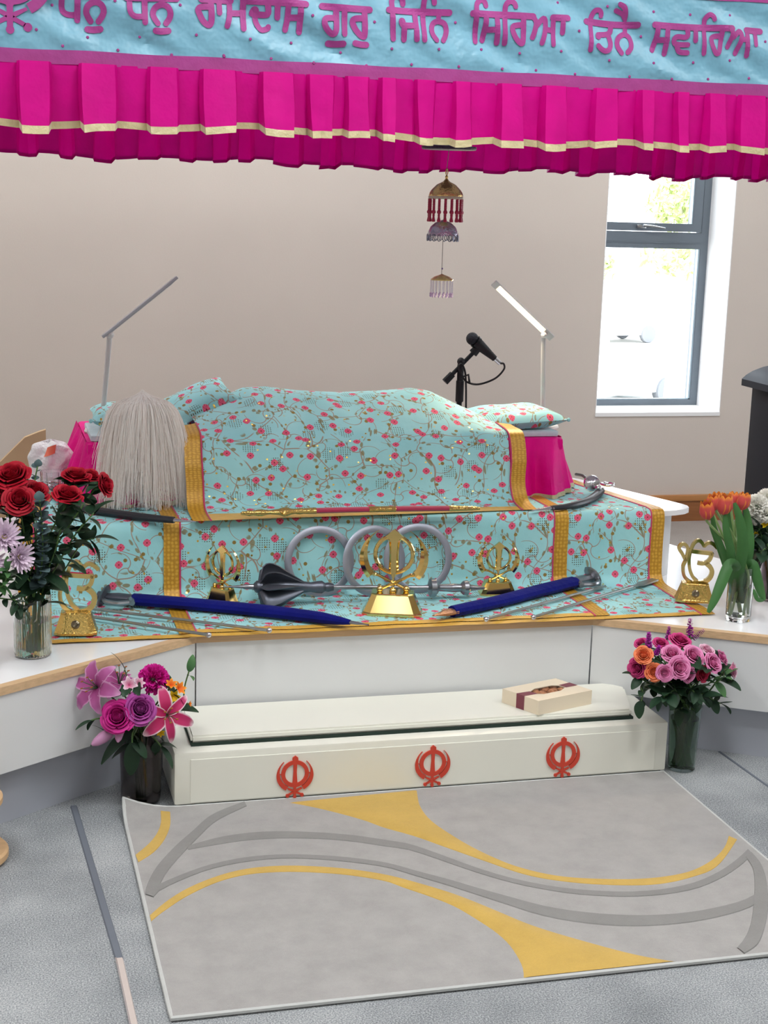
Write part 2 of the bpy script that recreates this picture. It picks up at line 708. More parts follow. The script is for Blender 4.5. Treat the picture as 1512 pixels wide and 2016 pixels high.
# unseen right wall; its tall opening is added to let daylight reach the stage
w = MB()
RW = [(4.9, 6.3)]
ys = [RY0] + [q for a in RW for q in a] + [YW]
for i in range(0, len(ys), 2):
    w.box((RX1, ys[i], 0), (RX1 + .3, ys[i + 1], CZ))
for a, b in RW:
    w.box((RX1, a, 0), (RX1 + .3, b, 0.62))
    w.box((RX1, a, 2.6), (RX1 + .3, b, CZ))
struct('wall_right', w, M_wall)
w = MB()
FW = [(-1.82, -1.48)]
xs = [RX0 - .2] + [q for a in FW for q in a] + [RX1 + .2]
for i in range(0, len(xs), 2):
    w.box((xs[i], RY0 - .3, 0), (xs[i + 1], RY0, CZ))
for a, b in FW:
    w.box((a, RY0 - .3, 0), (b, RY0, 0.3))
    w.box((a, RY0 - .3, 2.7), (b, RY0, CZ))
struct('wall_front', w, M_wall)
struct('ceiling', MB().box((RX0 - .2, RY0 - .3, CZ), (RX1 + .3, YW + .4, CZ + .15)), M_ceil)

# skirting board: a light cap over a darker board
b = MB()
b.box((RX0, YW - .02, 0), (RX1, YW, 0.118))
sk = struct('baseboard_back', b, M_oak)
obj('cap', MB().bbox((RX0, YW - .028, 0.118), (RX1, YW, 0.152), 0.004), M_oaklight, sk)

# white lining of the window recess
l = MB()
l.box((WX1 - .004, YW - .002, WZ0), (WX1 + .001, YW + .285, WZ1))
l.box((WX0 - .001, YW - .002, WZ0), (WX0 + .004, YW + .285, WZ1))
l.box((WX0, YW - .002, WZ1 - .004), (WX1, YW + .285, WZ1 + .001))
struct('trim_1', l, M_white)
struct('trim_2', MB().bbox((WX0 - .001, YW - .006, WZ0 - .02), (WX1 + .001, YW + .285, WZ0 + .003), 0.002), M_white)

# the window
WY = YW + .283
win = thing('window_1', 'grey framed window with an opening top light', 'window')
del win['category']
win['kind'] = 'structure'
ZT0, ZT1 = 1.520, 1.612
f = MB()
fx0, fx1 = WX0 + .004, WX1 - .004
f.box((fx0, WY, WZ0 + .003), (fx0 + .045, WY + .07, WZ1 - .004))
f.box((fx1 - .045, WY, WZ0 + .003), (fx1, WY + .07, WZ1 - .004))
f.box((fx0 + .045, WY, WZ0 + .003), (fx1 - .045, WY + .07, WZ0 + .036))
f.box((fx0 + .045, WY, WZ1 - .05), (fx1 - .045, WY + .07, WZ1 - .004))
f.box((fx0 + .045, WY, ZT0), (fx1 - .045, WY + .07, ZT1))
f.box((fx0 + .045, WY - .004, ZT0 + .03), (fx1 - .045, WY, ZT0 + .034))
obj('frame', f, M_grey, win, False)
s = MB()
sx0, sx1, sz0, sz1 = fx0 + .05, fx1 - .05, ZT1 + .004, WZ1 - .054
s.box((sx0, WY - .006, sz0), (sx0 + .055, WY + .06, sz1))
s.box((sx1 - .055, WY - .006, sz0), (sx1, WY + .06, sz1))
s.box((sx0 + .055, WY - .006, sz0), (sx1 - .055, WY + .06, sz0 + .045))
s.box((sx0 + .055, WY - .006, sz1 - .055), (sx1 - .055, WY + .06, sz1))
obj('sash', s, M_grey, win, False)
hx = 3.62
h = MB().bbox((hx - .035, WY - .022, sz0 + .014), (hx + .02, WY - .006, sz0 + .036), 0.004)
h.tube([(hx, WY - .028, sz0 + .03), (hx + .05, WY - .036, sz0 + .027), (hx + .13, WY - .034, sz0 + .017)], [.008, .007, .005], 8)
obj('handle', h, mat('chrome_handle', rgb(190, 195, 200), 0.25, metal=1.0), win)
obj('pane', MB().box((sx0 + .055, WY + .03, sz0 + .045), (sx1 - .055, WY + .034, sz1 - .055)), M_glass, win, False)
obj('pane', MB().box((fx0 + .045, WY + .03, WZ0 + .036), (fx1 - .045, WY + .034, ZT0)), M_glass, win, False)
g = MB()
for a, b in (((sx1 - .062, WY - .002, sz0 + .045), (sx1 - .055, WY + .03, sz1 - .055)), ((fx1 - .056, WY + .004, WZ0 + .036), (fx1 - .045, WY + .03, ZT0)),
             ((fx0 + .045, WY + .004, WZ0 + .036), (fx1 - .045, WY + .03, WZ0 + .042))):
    g.box(a, b)
obj('glazing_bead', g, mat('bead_grey', rgb(150, 166, 176), 0.35, metal=0.3), win, False)

# ceiling light panels (outside the frame, they light the hall)
M_panel = mat('light_panel', rgb(250, 250, 250), 0.5, emit=(1, .97, .93, 1), emit_s=3.0)
k = 0
for x, y, pw in ((-.9, 2.3, .85), (1.25, 2.3, .95), (3.4, 2.3, .85), (-.9, 3.3, .55), (1.25, 3.3, .62), (3.4, 3.3, .55), (-.9, -1.4, .5), (1.25, -1.4, .5), (3.4, -1.4, .5), (-.9, 6.3, 1.05), (1.25, 6.3, .9), (3.4, 6.3, .75)):
    for _ in (0,):
        p = struct('trim_%d' % (k + 10), MB().bbox((x - .31, y - .31, CZ - .03), (x + .31, y + .31, CZ - .001), .006), M_panel)
        area_light('panel_light', (x, y, CZ - .04), (.58, .58), PANEL_W * pw, PANEL_COL)
        k += 1
for a, b in FW:
    area_light('sky_portal', ((a + b) / 2, RY0 + .01, 1.6), (b - a, 2.2), 1, (1, 1, 1), (PI / 2, 0, 0), True)
for a, b in RW:
    area_light('sky_portal', (RX1 - .01, (a + b) / 2, 1.61), (b - a, 1.98), 1, (1, 1, 1), (PI / 2, 0, PI / 2), True)
area_light('sky_portal', ((WX0 + WX1) / 2, WY - .01, (WZ0 + WZ1) / 2), (.74, 1.7), 1, (1, 1, 1), (-PI / 2, 0, 0), True)

# ------------------------------------------------------------------ outside the window
M_yard = mat('pale_concrete', rgb(215, 214, 208), 0.9, noise=0.08, nscale=1)
struct('ground', MB().box((-60, 8.4, -3.4), (90, 140, -3.2)), M_yard)
M_leafy = mat('sunny_foliage', rgb(176, 188, 128), 0.8, noise=0.25, nscale=3)
M_bark = mat('bark', rgb(214, 208, 198), 0.9)


def tree(name, label, cat, c, rx, rz, n, trunk, seed, m, group=None, size=0.28):
    rr = random.Random(seed)
    base = V((c.x, c.y, -3.2))
    t = thing(name, label, cat, base, 0, group)
    if trunk:
        obj('trunk', MB().tube([(0, 0, 0), (.1, 0, c.z + 3.2 - rz * .4), (0, 0, c.z + 3.2)], [.16, .11, .05], 8), M_bark, t)
    mb = MB()
    for i in range(n):
        d = V((rr.gauss(0, 1), rr.gauss(0, 1), rr.gauss(0, 1))).normalized() * rr.random() ** .45
        p = V((d.x * rx, d.y * rx, d.z * rz + c.z + 3.2))
        a = V((rr.gauss(0, 1), rr.gauss(0, 1), rr.gauss(0, 1))).normalized()
        b_ = a.orthogonal().normalized()
        s_ = size * rr.uniform(.6, 1.2)
        mb.add([p - a * s_, p + b_ * s_ * .45, p + a * s_, p - b_ * s_ * .45], [(0, 1, 2, 3)])
    o = obj('foliage', mb, m, t, False)
    o['kind'] = 'stuff'
    return t


tree('tree', 'thin leafy tree seen through the top light of the window', 'tree', at(1335, 395, Y=42), 1.0, 1.0, 420, True, 3, M_leafy, size=.2)
tree('hedge_shrub', 'pale green shrub outside seen at the top right of the lower window pane', 'shrub', at(1335, 510, Y=34), 1.1, .45, 260, True, 5, M_leafy, size=.16)
tree('hedge_shrub', 'small green shrub outside at the left edge of the lower window pane', 'shrub', at(1192, 528, Y=30), .25, .35, 70, True, 6, M_leafy, size=.14)

M_carp = mat('car_paint', rgb(170, 182, 192), 0.3, metal=0.3)
M_carg = mat('car_glass', rgb(150, 170, 190), 0.3)
M_tyre = mat('tyre', rgb(120, 122, 126), 0.8)


def car(label, c, rot, m, body):
    t = thing('car', label, 'car', (c.x, c.y, -3.2), rot, 'cars parked outside')
    def sect(prof, hw, name, mm, inset=0.0):
        mb = MB()
        n = len(prof)
        vs = [V((x, -hw + inset * (z > 1), z)) for x, z in prof] + [V((x, hw - inset * (z > 1), z)) for x, z in prof]
        mb.add(vs, [tuple(range(n)), tuple(reversed(range(n, 2 * n)))] + [(i, n + i, n + (i + 1) % n, (i + 1) % n) for i in range(n)])
        return obj(name, mb, mm, t, False)
    sect([(-2.1, .3), (2.1, .3), (2.15, .65), (1.9, .82), (1.0, .92), (-1.9, .95), (-2.15, .7)], .86, 'body', m)
    sect([(1.05, .9), (.35, 1.38), (-1.2, 1.42), (-1.85, .93)], .74, 'cabin_glass', M_carg, .1)
    sect([(.42, 1.36), (.3, 1.44), (-1.1, 1.47), (-1.25, 1.40)], .66, 'roof', m, 0)
    for x in (-1.35, 1.35):
        for y in (-.8, .8):
            obj('wheel', MB().lathe([(.001, -.1), (.31, -.1), (.33, -.06), (.33, .06), (.31, .1), (.001, .1)], 16, Matrix.Translation((x, y, .33)) @ Matrix.Rotation(PI / 2, 4, 'X')), M_tyre, t)
    return t


car('pale blue car parked outside at the lower left of the window', at(1188, 792, z=-3.2), 0.45, M_carp, 1)
car('white car parked outside beyond the pale blue car', at(1190, 672, z=-3.2), 0.2, mat('car_white', rgb(225, 226, 228), .3), 1)

# ------------------------------------------------------------------ stage: angled benches and upper tier
ZB = 0.422          # top of the benches
YF = 4.465          # front of the middle bench
XL, XR = 0.62, 1.925
LD = V((-math.cos(math.radians(34.9)), -math.sin(math.radians(34.9)), 0))
RD = V((math.cos(math.radians(31.9)), -math.sin(math.radians(31.9)), 0))


def edge_box(mb, p, d, length, back, z0, z1, off=0.0):
    """box along direction d from p, its face set back by off, 'back' deep"""
    n = V((-d.y, d.x, 0))
    if n.y < 0:
        n = -n
    q0, q1 = p + n * off, p + d * length + n * off
    vs = [q0, q1, q1 + n * back, q0 + n * back]
    mb.prism([(v.x, v.y) for v in vs], z0, z1)


def bench(name, label, p, d, length, top_poly):
    t = thing(name, label, 'bench', (0, 0, 0))
    m = MB()
    m.prism(top_poly, 0.400, ZB - .001)
    obj('worktop', m, M_lamtop, t, False)
    e = MB()
    edge_box(e, p, d, length, .028, 0.399, ZB, -.002)
    obj('edging', e, M_oakedge, t, False)
    f_ = MB()
    edge_box(f_, p + d * .0012, d, length - .0024, .018, 0.172, 0.3995, 0.004)
    obj('front_panel', f_, M_lam, t, False)
    q = MB()
    edge_box(q, p + d * .02, d, length - .04, .018, 0.0, 0.173, 0.06)
    obj('plinth', q, M_plinth, t, False)
    c_ = MB()
    inner = [(x, y) for x, y in top_poly]
    return t


pL, pR = V((XL, YF, 0)), V((XR, YF, 0))
bench('stage_bench', 'middle white bench of the stage with oak edging behind the cream step box', pL, V((1, 0, 0)), XR - XL, [(XL, YF + .01), (XR, YF + .01), (XR, 5.85), (XL, 5.85)])
LE, RE = pL + LD * 1.25, pR + RD * 1.25
bench('stage_bench', 'angled white bench wing with oak edging under the red rose vase', pL, LD, 1.25, [(XL, YF + .01), (XL, 5.85), (-.05, 5.85), (-.36, 4.9), (LE.x, LE.y + .01)])
bench('stage_bench', 'angled white bench wing with oak edging under the tulip vase', pR, RD, 1.25, [(XR, YF + .01), (RE.x, RE.y + .01), (2.95, 4.35), (2.80, 4.93), (2.765, 5.17), (2.69, 5.40), (2.55, 5.85), (XR, 5.85)])

# upper tier with a rounded white top
ZU = 0.690
ut = thing('upper_tier', 'white upper stage tier with a rounded end under the floral cloth', 'platform')


def rounded(x0, y0, x1, y1, r, n=8):
    out = []
    for cx, cy, a0 in ((x1 - r, y0 + r, -PI / 2), (x1 - r, y1 - r, 0), (x0 + r, y1 - r, PI / 2), (x0 + r, y0 + r, PI)):
        for i in range(n + 1):
            a = a0 + PI / 2 * i / n
            out.append((cx + r * math.cos(a), cy + r * math.sin(a)))
    return out


def tier_outline(ins):
    half = [(1.02, 4.896), (1.085, 4.90), (1.14, 4.908), (1.185, 4.925), (1.214, 4.952), (1.224, 4.985), (1.218, 5.02), (1.02, 5.54), (.97, 5.62), (.88, 5.66)]
    cx = 1.272
    q = [(x - ins, y + (ins if y < 5.2 else -ins)) for x, y in half]
    return [(cx + x, y) for x, y in q] + [(cx - x, y) for x, y in reversed(q)]


obj('top_board', MB().prism(tier_outline(0), 0.662, ZU - .009), M_lamtop, ut, True, 0.5)
obj('body', MB().prism(tier_outline(.045), ZB, 0.662), M_lam, ut, True, 0.5)
# ------------------------------------------------------------------ floral cloths of the stage
M_flor = floral_mat()
M_gold_band = band_mat('gold_ribbon', rgb(180, 132, 38), rgb(224, 178, 68), .15)
M_gold_hem = cloth_mat('gold_hem', rgb(208, 160, 48), 0.5, .1, wrinkle=.3, wscale=20)
M_pipe = cloth_mat('pink_piping', rgb(190, 50, 100), 0.7, .1, wrinkle=.1)
M_pink = cloth_mat('pink_satin', rgb(226, 3, 134), 0.55, .06, transl=0.0, wrinkle=.3, wscale=12, sheen=0)
M_pinkt = cloth_mat('pink_satin_thin', rgb(204, 2, 134), 0.6, .06, transl=0.30, wrinkle=.25, wscale=10, sheen=0)
for _m in (M_pink, M_pinkt):
    _m.node_tree.nodes['Principled BSDF'].inputs['Specular IOR Level'].default_value = .15
M_goldtrim = cloth_mat('gold_trim', rgb(188, 176, 134), .45, .12, wrinkle=.3, wscale=30)


def tier_path(lift, hem):
    """(Y, z) of the tier cloth from the back of the upper tier to the hem on the bench"""
    return spline([(5.62, ZU + .001 + lift), (5.25, ZU + lift), (4.96, ZU + .001 + lift), (4.908, ZU + .0005 + lift), (4.884 - lift, ZU - .004 + lift), (4.873 - lift, ZU - .024), (4.871 - lift, ZU - .06), (4.872 - lift, .56), (4.868 - lift, .48),
                   (4.860 - lift, .449 + lift), (4.835, ZB + .010 + lift), (4.78, ZB + .006 + lift), (4.6, ZB + .004 + lift), (hem + .03, ZB + .004 + lift), (hem, ZB + .002 + lift)], 5)


def path_lengths(path):
    L = [0.0]
    for i in range(1, len(path)):
        L.append(L[-1] + (path[i] - path[i - 1]).length)
    return L


def tier_wave(x, y, s, amp):
    """gentle folds: only the hanging part moves in Y, only the lying part in z"""
    hang = sstep(4.95, 4.88, y) * sstep(4.80, 4.86, y)
    a = amp * (math.sin(x * 9.1 + 1.3) * .6 + math.sin(x * 23 + s * 3) * .4)
    return hang * a


def tier_strip(mb, path, L, x0, x1, nu, lift, amp, i0=0, i1=None, uoff=0.0, xw=None, rot=False):
    i1 = len(path) - 1 if i1 is None else i1
    n = i1 - i0

    def fn(u, v):
        k = i0 + v * n
        i = min(int(k), len(path) - 2)
        t = k - i
        p = path[i].lerp(path[i + 1], t)
        x = x0 + (x1 - x0) * u
        x += (-1 if x > 1.27 else 1) * .20 * max(0, p.x - 4.92) * sstep(.62, 1.08, abs(x - 1.27))
        if xw:
            x += xw(p.x, p.y)
        y, z = p.x, p.y
        d = tier_wave(x, y, L[i], amp)
        wz = 0.0015 * math.sin(x * 31 + y * 17) * (0 if y > 4.8 else 1)
        return (x, y + d - .004 * 0, z + max(0, wz))

    def uvf(u, v):
        k = i0 + v * n
        i = min(int(k), len(path) - 2)
        s = L[i] + (L[i + 1] - L[i]) * (k - i)
        x = x0 + (x1 - x0) * u
        return (s, x - x0) if rot else (x + uoff, s)
    # u to the right, v towards the viewer and down: flip u for outward normals
    o = len(mb.v)
    mb.grid(fn, nu, n, uvf)
    return mb


def tier_cloth(name, label, x0, x1, hem, lift, bandw, uoff, amp=.005):
    t = thing(name, label, 'cloth', (0, 0, 0))
    path = tier_path(lift, hem)
    L = path_lengths(path)
    nb = len(path) - 1
    hemstart = next(i for i, p in enumerate(path) if p.x < hem + .034)
    obj('cloth', tier_strip(MB(), path, L, x0 + bandw, x1 - bandw, 60, lift, amp, 0, hemstart, uoff), M_flor, t)

    def xw(y, z):
        return .010 * math.sin(z * 14 + y * 3)
    for a, b in ((x0, x0 + bandw), (x1 - bandw, x1)):
        obj('gold_band', tier_strip(MB(), path, L, a, b, 4, lift, amp, 0, nb, 0, None, True), M_gold_band, t)
    obj('gold_hem', tier_strip(MB(), path, L, x0 + bandw, x1 - bandw, 60, lift, amp, hemstart, nb, 0), M_gold_hem, t)
    for x in (x0 + bandw, x1 - bandw):
        pts = []
        for i, p in enumerate(path):
            xx = x + (-1 if x > 1.27 else 1) * .20 * max(0, p.x - 4.92) * sstep(.62, 1.08, abs(x - 1.27))
            pts.append((xx, p.x + tier_wave(x, p.x, L[i], amp) - .002, p.y + .001))
        obj('piping', MB().tube(pts, .0028, 5), M_pipe, t)
    return t


tier_cloth('floral_tier_cloth', 'wide turquoise floral cloth with gold edges covering the whole stage step', 0.10, 2.352, 4.437, 0.002, .052, .0)
tier_cloth('floral_tier_cloth', 'narrower turquoise floral cloth with gold side bands laid over the middle of the stage step', 0.567, 1.985, 4.462, 0.007, .054, .37)

# ------------------------------------------------------------------ bed with its pink skirt
manji = thing('low_bed', 'low bed with a bright pink gathered skirt on the upper tier', 'bed', (0, 0, 0))
MX0, MX1, MY0, MY1, MZ = .345, 2.085, 5.19, 5.74, .905
obj('bed_top', MB().bbox((MX0, MY0 + .01, MZ - .05), (MX1, MY1, MZ - .004), .015), M_pink, manji)
lg = [(MX0 + .05, MY0 + .06), (MX1 - .05, MY0 + .06), (MX0 + .05, MY1 - .05), (MX1 - .05, MY1 - .05)]
for x, y in lg:
    obj('leg', MB().box((x - .025, y - .025, ZU), (x + .025, y + .025, MZ - .05)), M_oak, manji, False)


def skirt_path(n):
    """outline of the bed: left end, front, right end"""
    pts = [(MX0, MY1)]
    a = [(MX0, MY1), (MX0, MY0 + .04), (MX0 + .04, MY0), (MX1 - .04, MY0), (MX1, MY0 + .04), (MX1, MY1)]
    tot = [0]
    for i in range(1, len(a)):
        tot.append(tot[-1] + math.hypot(a[i][0] - a[i - 1][0], a[i][1] - a[i - 1][1]))
    return a, tot


_sa, _st = skirt_path(0)


def skirt_pt(s):
    for i in range(1, len(_sa)):
        if s <= _st[i] + 1e-9:
            t = (s - _st[i - 1]) / (_st[i] - _st[i - 1])
            p = V((_sa[i - 1][0] + (_sa[i][0] - _sa[i - 1][0]) * t, _sa[i - 1][1] + (_sa[i][1] - _sa[i - 1][1]) * t, 0))
            d = V((_sa[i][0] - _sa[i - 1][0], _sa[i][1] - _sa[i - 1][1], 0)).normalized()
            return p, V((d.y, -d.x, 0))
    return skirt_pt(_st[-1])


def skirt_fn(u, v, z0=.694, z1=MZ - .002):
    s = u * _st[-1]
    p, n = skirt_pt(s)
    k = math.sin(s * 40 + 1.8 * math.sin(s * 9)) + .6 * math.sin(s * 77 + 2)
    d = (1 - v) * (.022 * k + .060) + .002 + .008 * k * v * (1.15 - v)
    z = z0 + (z1 - z0) * v + .007 * math.sin(s * 17) * (1 - v)
    q = p + n * d
    return (q.x, q.y, max(z, .6935))


obj('skirt', MB().grid(lambda u, v: skirt_fn(u, .07 + .93 * v), 260, 8), M_pink, manji)
obj('gold_trim', MB().grid(lambda u, v: tuple(V(skirt_fn(u, .075 * v)) + V((0, -.002, 0))), 260, 2, lambda u, v: (u * _st[-1], v * .016)), M_goldtrim, manji)

# ------------------------------------------------------------------ the covered book in the middle
gr = thing('covered_scripture', 'large draped holy book under a turquoise floral cover with gold side bands', 'covered book', (0, 0, 0))
GX0, GX1 = .665, 1.868
GB = .052


def g_top(x):
    return ipl([.60, .70, .78, .92, 1.0, 1.12, 1.27, 1.43, 1.55, 1.62, 1.72, 1.80, 1.90], [.955, .972, 1.008, 1.062, 1.066, 1.052, 1.045, 1.05, 1.060, 1.050, 1.005, .972, .952], x)


def g_fn(x, v):
    """v: 0 at the hem in front, 1 at the back"""
    top = g_top(x)
    cx = (x - 1.27) / .6
    side = abs(cx)
    prof = [(4.862, .7005), (4.93, .7035), (4.985, .716), (5.012, .76), (5.03, .83), (5.055, .90), (5.085, .945), (5.17, .945 + (top - .945) * .48), (5.27, .945 + (top - .945) * .80),
            (5.37, top), (5.46, top - .004), (5.56, .92 + (top - .92) * .62), (5.66, .915)]
    P = _gcache.get(round(x, 4))
    if P is None:
        P = spline(prof, 5)
        _gcache[round(x, 4)] = P
    k = v * (len(P) - 1)
    i = min(int(k), len(P) - 2)
    p = P[i].lerp(P[i + 1], k - i)
    y, z = p.x, p.y
    hang = sstep(.70, .76, z) * sstep(5.14, 5.05, y)
    y += hang * (.007 * math.sin(x * 11 + z * 9) + .004 * math.sin(x * 27) - .010 * math.exp(-((z - .845) / .012) ** 2) * 0.35)
    hemslope = (x - 1.27) * .05 * sstep(4.95, 4.86, y)
    return V((x, y + hemslope * .9, z))


_gcache = {}
_gL = path_lengths(spline([(4.862, .70), (4.985, .716), (5.03, .83), (5.085, .945), (5.27, 1.0), (5.37, 1.05), (5.46, 1.05), (5.66, .915)], 5))[-1]


def gx(u):
    return GX0 + GB + (GX1 - GX0 - 2 * GB) * u


obj('floral_cover', MB().grid(lambda u, v: g_fn(gx(u), .085 + .915 * v), 70, 60, lambda u, v: (gx(u) + .11, (.085 + .915 * v) * _gL + .43)), M_flor, gr)
obj('gold_hem', MB().grid(lambda u, v: g_fn(gx(u), .085 * v) + V((0, 0, .0005)), 70, 5), M_gold_hem, gr)


def g_band(xa, xb, s):
    def fn(u, v):
        p = g_fn(xa + (xb - xa) * u, v * .62)
        w_ = .012 * math.sin(p.z * 16) * s
        return p + V((w_ + s * .016 * sstep(.80, .70, p.z), -.003, .001))
    return MB().grid(fn, 4, 44, lambda u, v: (v * 1.0, u * GB))


obj('gold_band', g_band(GX0 - .004, GX0 + GB + .002, -.3), M_gold_band, gr)
obj('gold_band', g_band(GX1 - GB - .002, GX1 + .004, .6), M_gold_band, gr)
for x, s in ((GX0 + GB + .002, -.3), (GX1 - GB - .002, .6)):
    pts = []
    for i in range(45):
        p = g_fn(x, i / 44 * .62)
        w_ = .012 * math.sin(p.z * 16) * s
        pts.append(p + V((w_ + s * .016 * sstep(.80, .70, p.z), -.005, .002)))
    obj('piping', MB().tube(pts, .003, 5), M_pipe, gr)
# the book and its cushion inside the cover
obj('book', MB().bbox((.99, 5.30, .93), (1.55, 5.50, .995), .02), mat('book_pages', rgb(225, 215, 190), .8), gr)
obj('cushion', MB().bbox((.74, 5.11, MZ), (1.80, 5.62, .935), .015), M_pink, gr)


# ------------------------------------------------------------------ pillows
def pillow_mesh(name, lx, ly, h, seed, uo):
    rr = random.Random(seed)
    mb = MB()
    def fn(sgn):
        def f(u, v):
            a, b = u * 2 - 1, v * 2 - 1
            k = max(0.0, (1 - abs(a) ** 3.2)) ** .5 * max(0.0, (1 - abs(b) ** 3.2)) ** .5
            # corners pulled out, sides drawn in
            pin = 1 - .07 * (1 - a * a) * abs(b) - .0
            pin2 = 1 - .07 * (1 - b * b) * abs(a)
            z = sgn * h * k * (1 + .06 * math.sin(a * 6 + seed) * math.cos(b * 5))
            return (a * lx * pin2, b * ly * pin, z)
        return f
    mb.grid(fn(1), 24, 18, lambda u, v: (u * lx * 2 + uo, v * ly * 2))
    mb.grid(lambda u, v: fn(-1)(1 - u, v), 24, 18, lambda u, v: (u * lx * 2 + uo, v * ly * 2))
    for sx in (-1, 1):
        mb.ball((sx * lx * .99, -ly * .99, 0), .008, 6, 4)
    return mb.mesh(name)


def pillow(label, loc, lx, ly, h, rot, seed):
    t = thing('floral_pillow', label, 'pillow', loc, 0)
    t.rotation_euler = rot
    obj('pillow_case', pillow_mesh('pillow', lx, ly, h, seed, seed * .37), M_flor, t)
    return t


pillow('floral pillow with pointed corner lying on the pink bed beside the lit lamp', (1.93, 5.37, .958), .175, .15, .040, (.02, -.06, .05), 1)
pillow('floral pillow lying on the pink bed behind the white hair whisk', (.535, 5.42, .962), .165, .14, .042, (.02, .04, -.05), 2)
pillow('floral bolster propped against the left shoulder of the covered book', (.735, 5.40, 1.004), .15, .11, .045, (.25, -.42, .1), 3)
# pale folded sheets under the pillows
M_sheet = cloth_mat('pale_blue_cloth', rgb(196, 212, 220), .8, .06, wrinkle=.4, wscale=16)
fs = tag(obj('folded_cloth', MB().bbox((1.88, 5.235, MZ - .003), (2.075, 5.55, MZ + .018), .006), M_sheet), 'thin pale blue folded cloth under the right floral pillow on the bed', 'cloth')
fs = tag(obj('folded_cloth', MB().bbox((.36, 5.235, MZ - .003), (.60, 5.55, MZ + .018), .006), M_sheet), 'thin pale blue folded cloth under the left floral pillow behind the hair whisk', 'cloth')

# ------------------------------------------------------------------ hair whisk
ch = thing('hair_whisk', 'ceremonial whisk of long white hair standing upright before the pink skirt', 'whisk', (.522, 5.085, ZU + .006))
def hair_mat():
    t = NT('white_hair')
    sx = t.add('SeparateXYZ')
    t.link(t.coord('UV'), sx.inputs[0])
    t.link(t.ramp(sx.outputs[0], [(0.0, rgb(196, 182, 174)), (0.3, rgb(246, 240, 236)), (1.0, rgb(255, 255, 253))]), t.b.inputs['Base Color'])
    t.b.inputs['Roughness'].default_value = .5
    tr = t.add('BsdfTranslucent')
    tr.inputs[0].default_value = rgb(250, 242, 234)
    mx = t.add('MixShader')
    mx.inputs[0].default_value = .3
    t.link(t.b.outputs[0], mx.inputs[1])
    t.link(tr.outputs[0], mx.inputs[2])
    t.link(mx.outputs[0], t.n['Material Output'].inputs[0])
    return t.m


M_hair = hair_mat()
M_silver = mat('silver', rgb(205, 207, 212), .22, metal=1.0)
M_gold = mat('polished_gold', rgb(226, 196, 124), .10, metal=1.0)
M_goldm = mat('embossed_gold', rgb(222, 190, 112), .2, metal=1.0, bump=.7, bscale=110)
obj('handle', MB().lathe([(.03, 0), (.032, .008), (.012, .02), (.010, .10), (.014, .12), (.010, .14), (.010, .30), (.02, .33), (.001, .36)], 12), M_silver, ch)
hb = MB()
rr = random.Random(5)
HZ = .405
clump = [(rr.uniform(0, 2 * PI), rr.random() ** .5, rr.uniform(-.018, .018)) for _ in range(90)]
NSEG = 9
for i in range(3300):
    ca, cr, cw = clump[i % 90]
    a = ca + rr.gauss(0, .16)
    rho = min(1.06, max(0, cr + rr.gauss(0, .10)))
    ln = HZ * (rr.uniform(.45, 1.0) if i % 3 else rr.uniform(.82, 1.02))
    wv, wp = rr.uniform(.001, .006), rr.uniform(0, 6)
    shade = rr.random()
    dx, dy = math.cos(a) * rho, math.sin(a) * rho * .40
    vs, fs_, us = [], [], []
    for k in range(NSEG + 1):
        t = k / NSEG
        h = t * ln
        half = ipl([0, .006, .014, .03, .06, .10, .16, .24, .32, .42], [.012, .034, .056, .082, .108, .124, .138, .150, .158, .166], h)
        drop = .035 * rho * rho * math.exp(-h / .03)
        p = V((dx * half + cw * t * t + wv * math.sin(t * 7 + wp) * t, dy * half - .012 * t, HZ - h - drop * .6))
        q = .00075 * (1 - .55 * t)
        vs += [p - V((q, 0, 0)), p + V((q, 0, 0))]
        us += [(shade, t), (shade, t)]
    for k in range(NSEG):
        fs_.append((2 * k, 2 * k + 1, 2 * k + 3, 2 * k + 2))
    hb.add(vs, fs_, us)
o = obj('hair', hb, M_hair, ch, False)
o['kind'] = 'stuff'


# ------------------------------------------------------------------ slim desk lamps
M_lampw = mat('lamp_white', rgb(222, 220, 220), .35)
M_lamps = mat('lamp_silver', rgb(186, 188, 196), .35, metal=.5)
M_led = mat('led_strip', (1, .9, .72, 1), .4, emit=(1, .82, .52, 1), emit_s=3.2)
M_ledoff = mat('led_strip_off', rgb(210, 212, 214), .4)


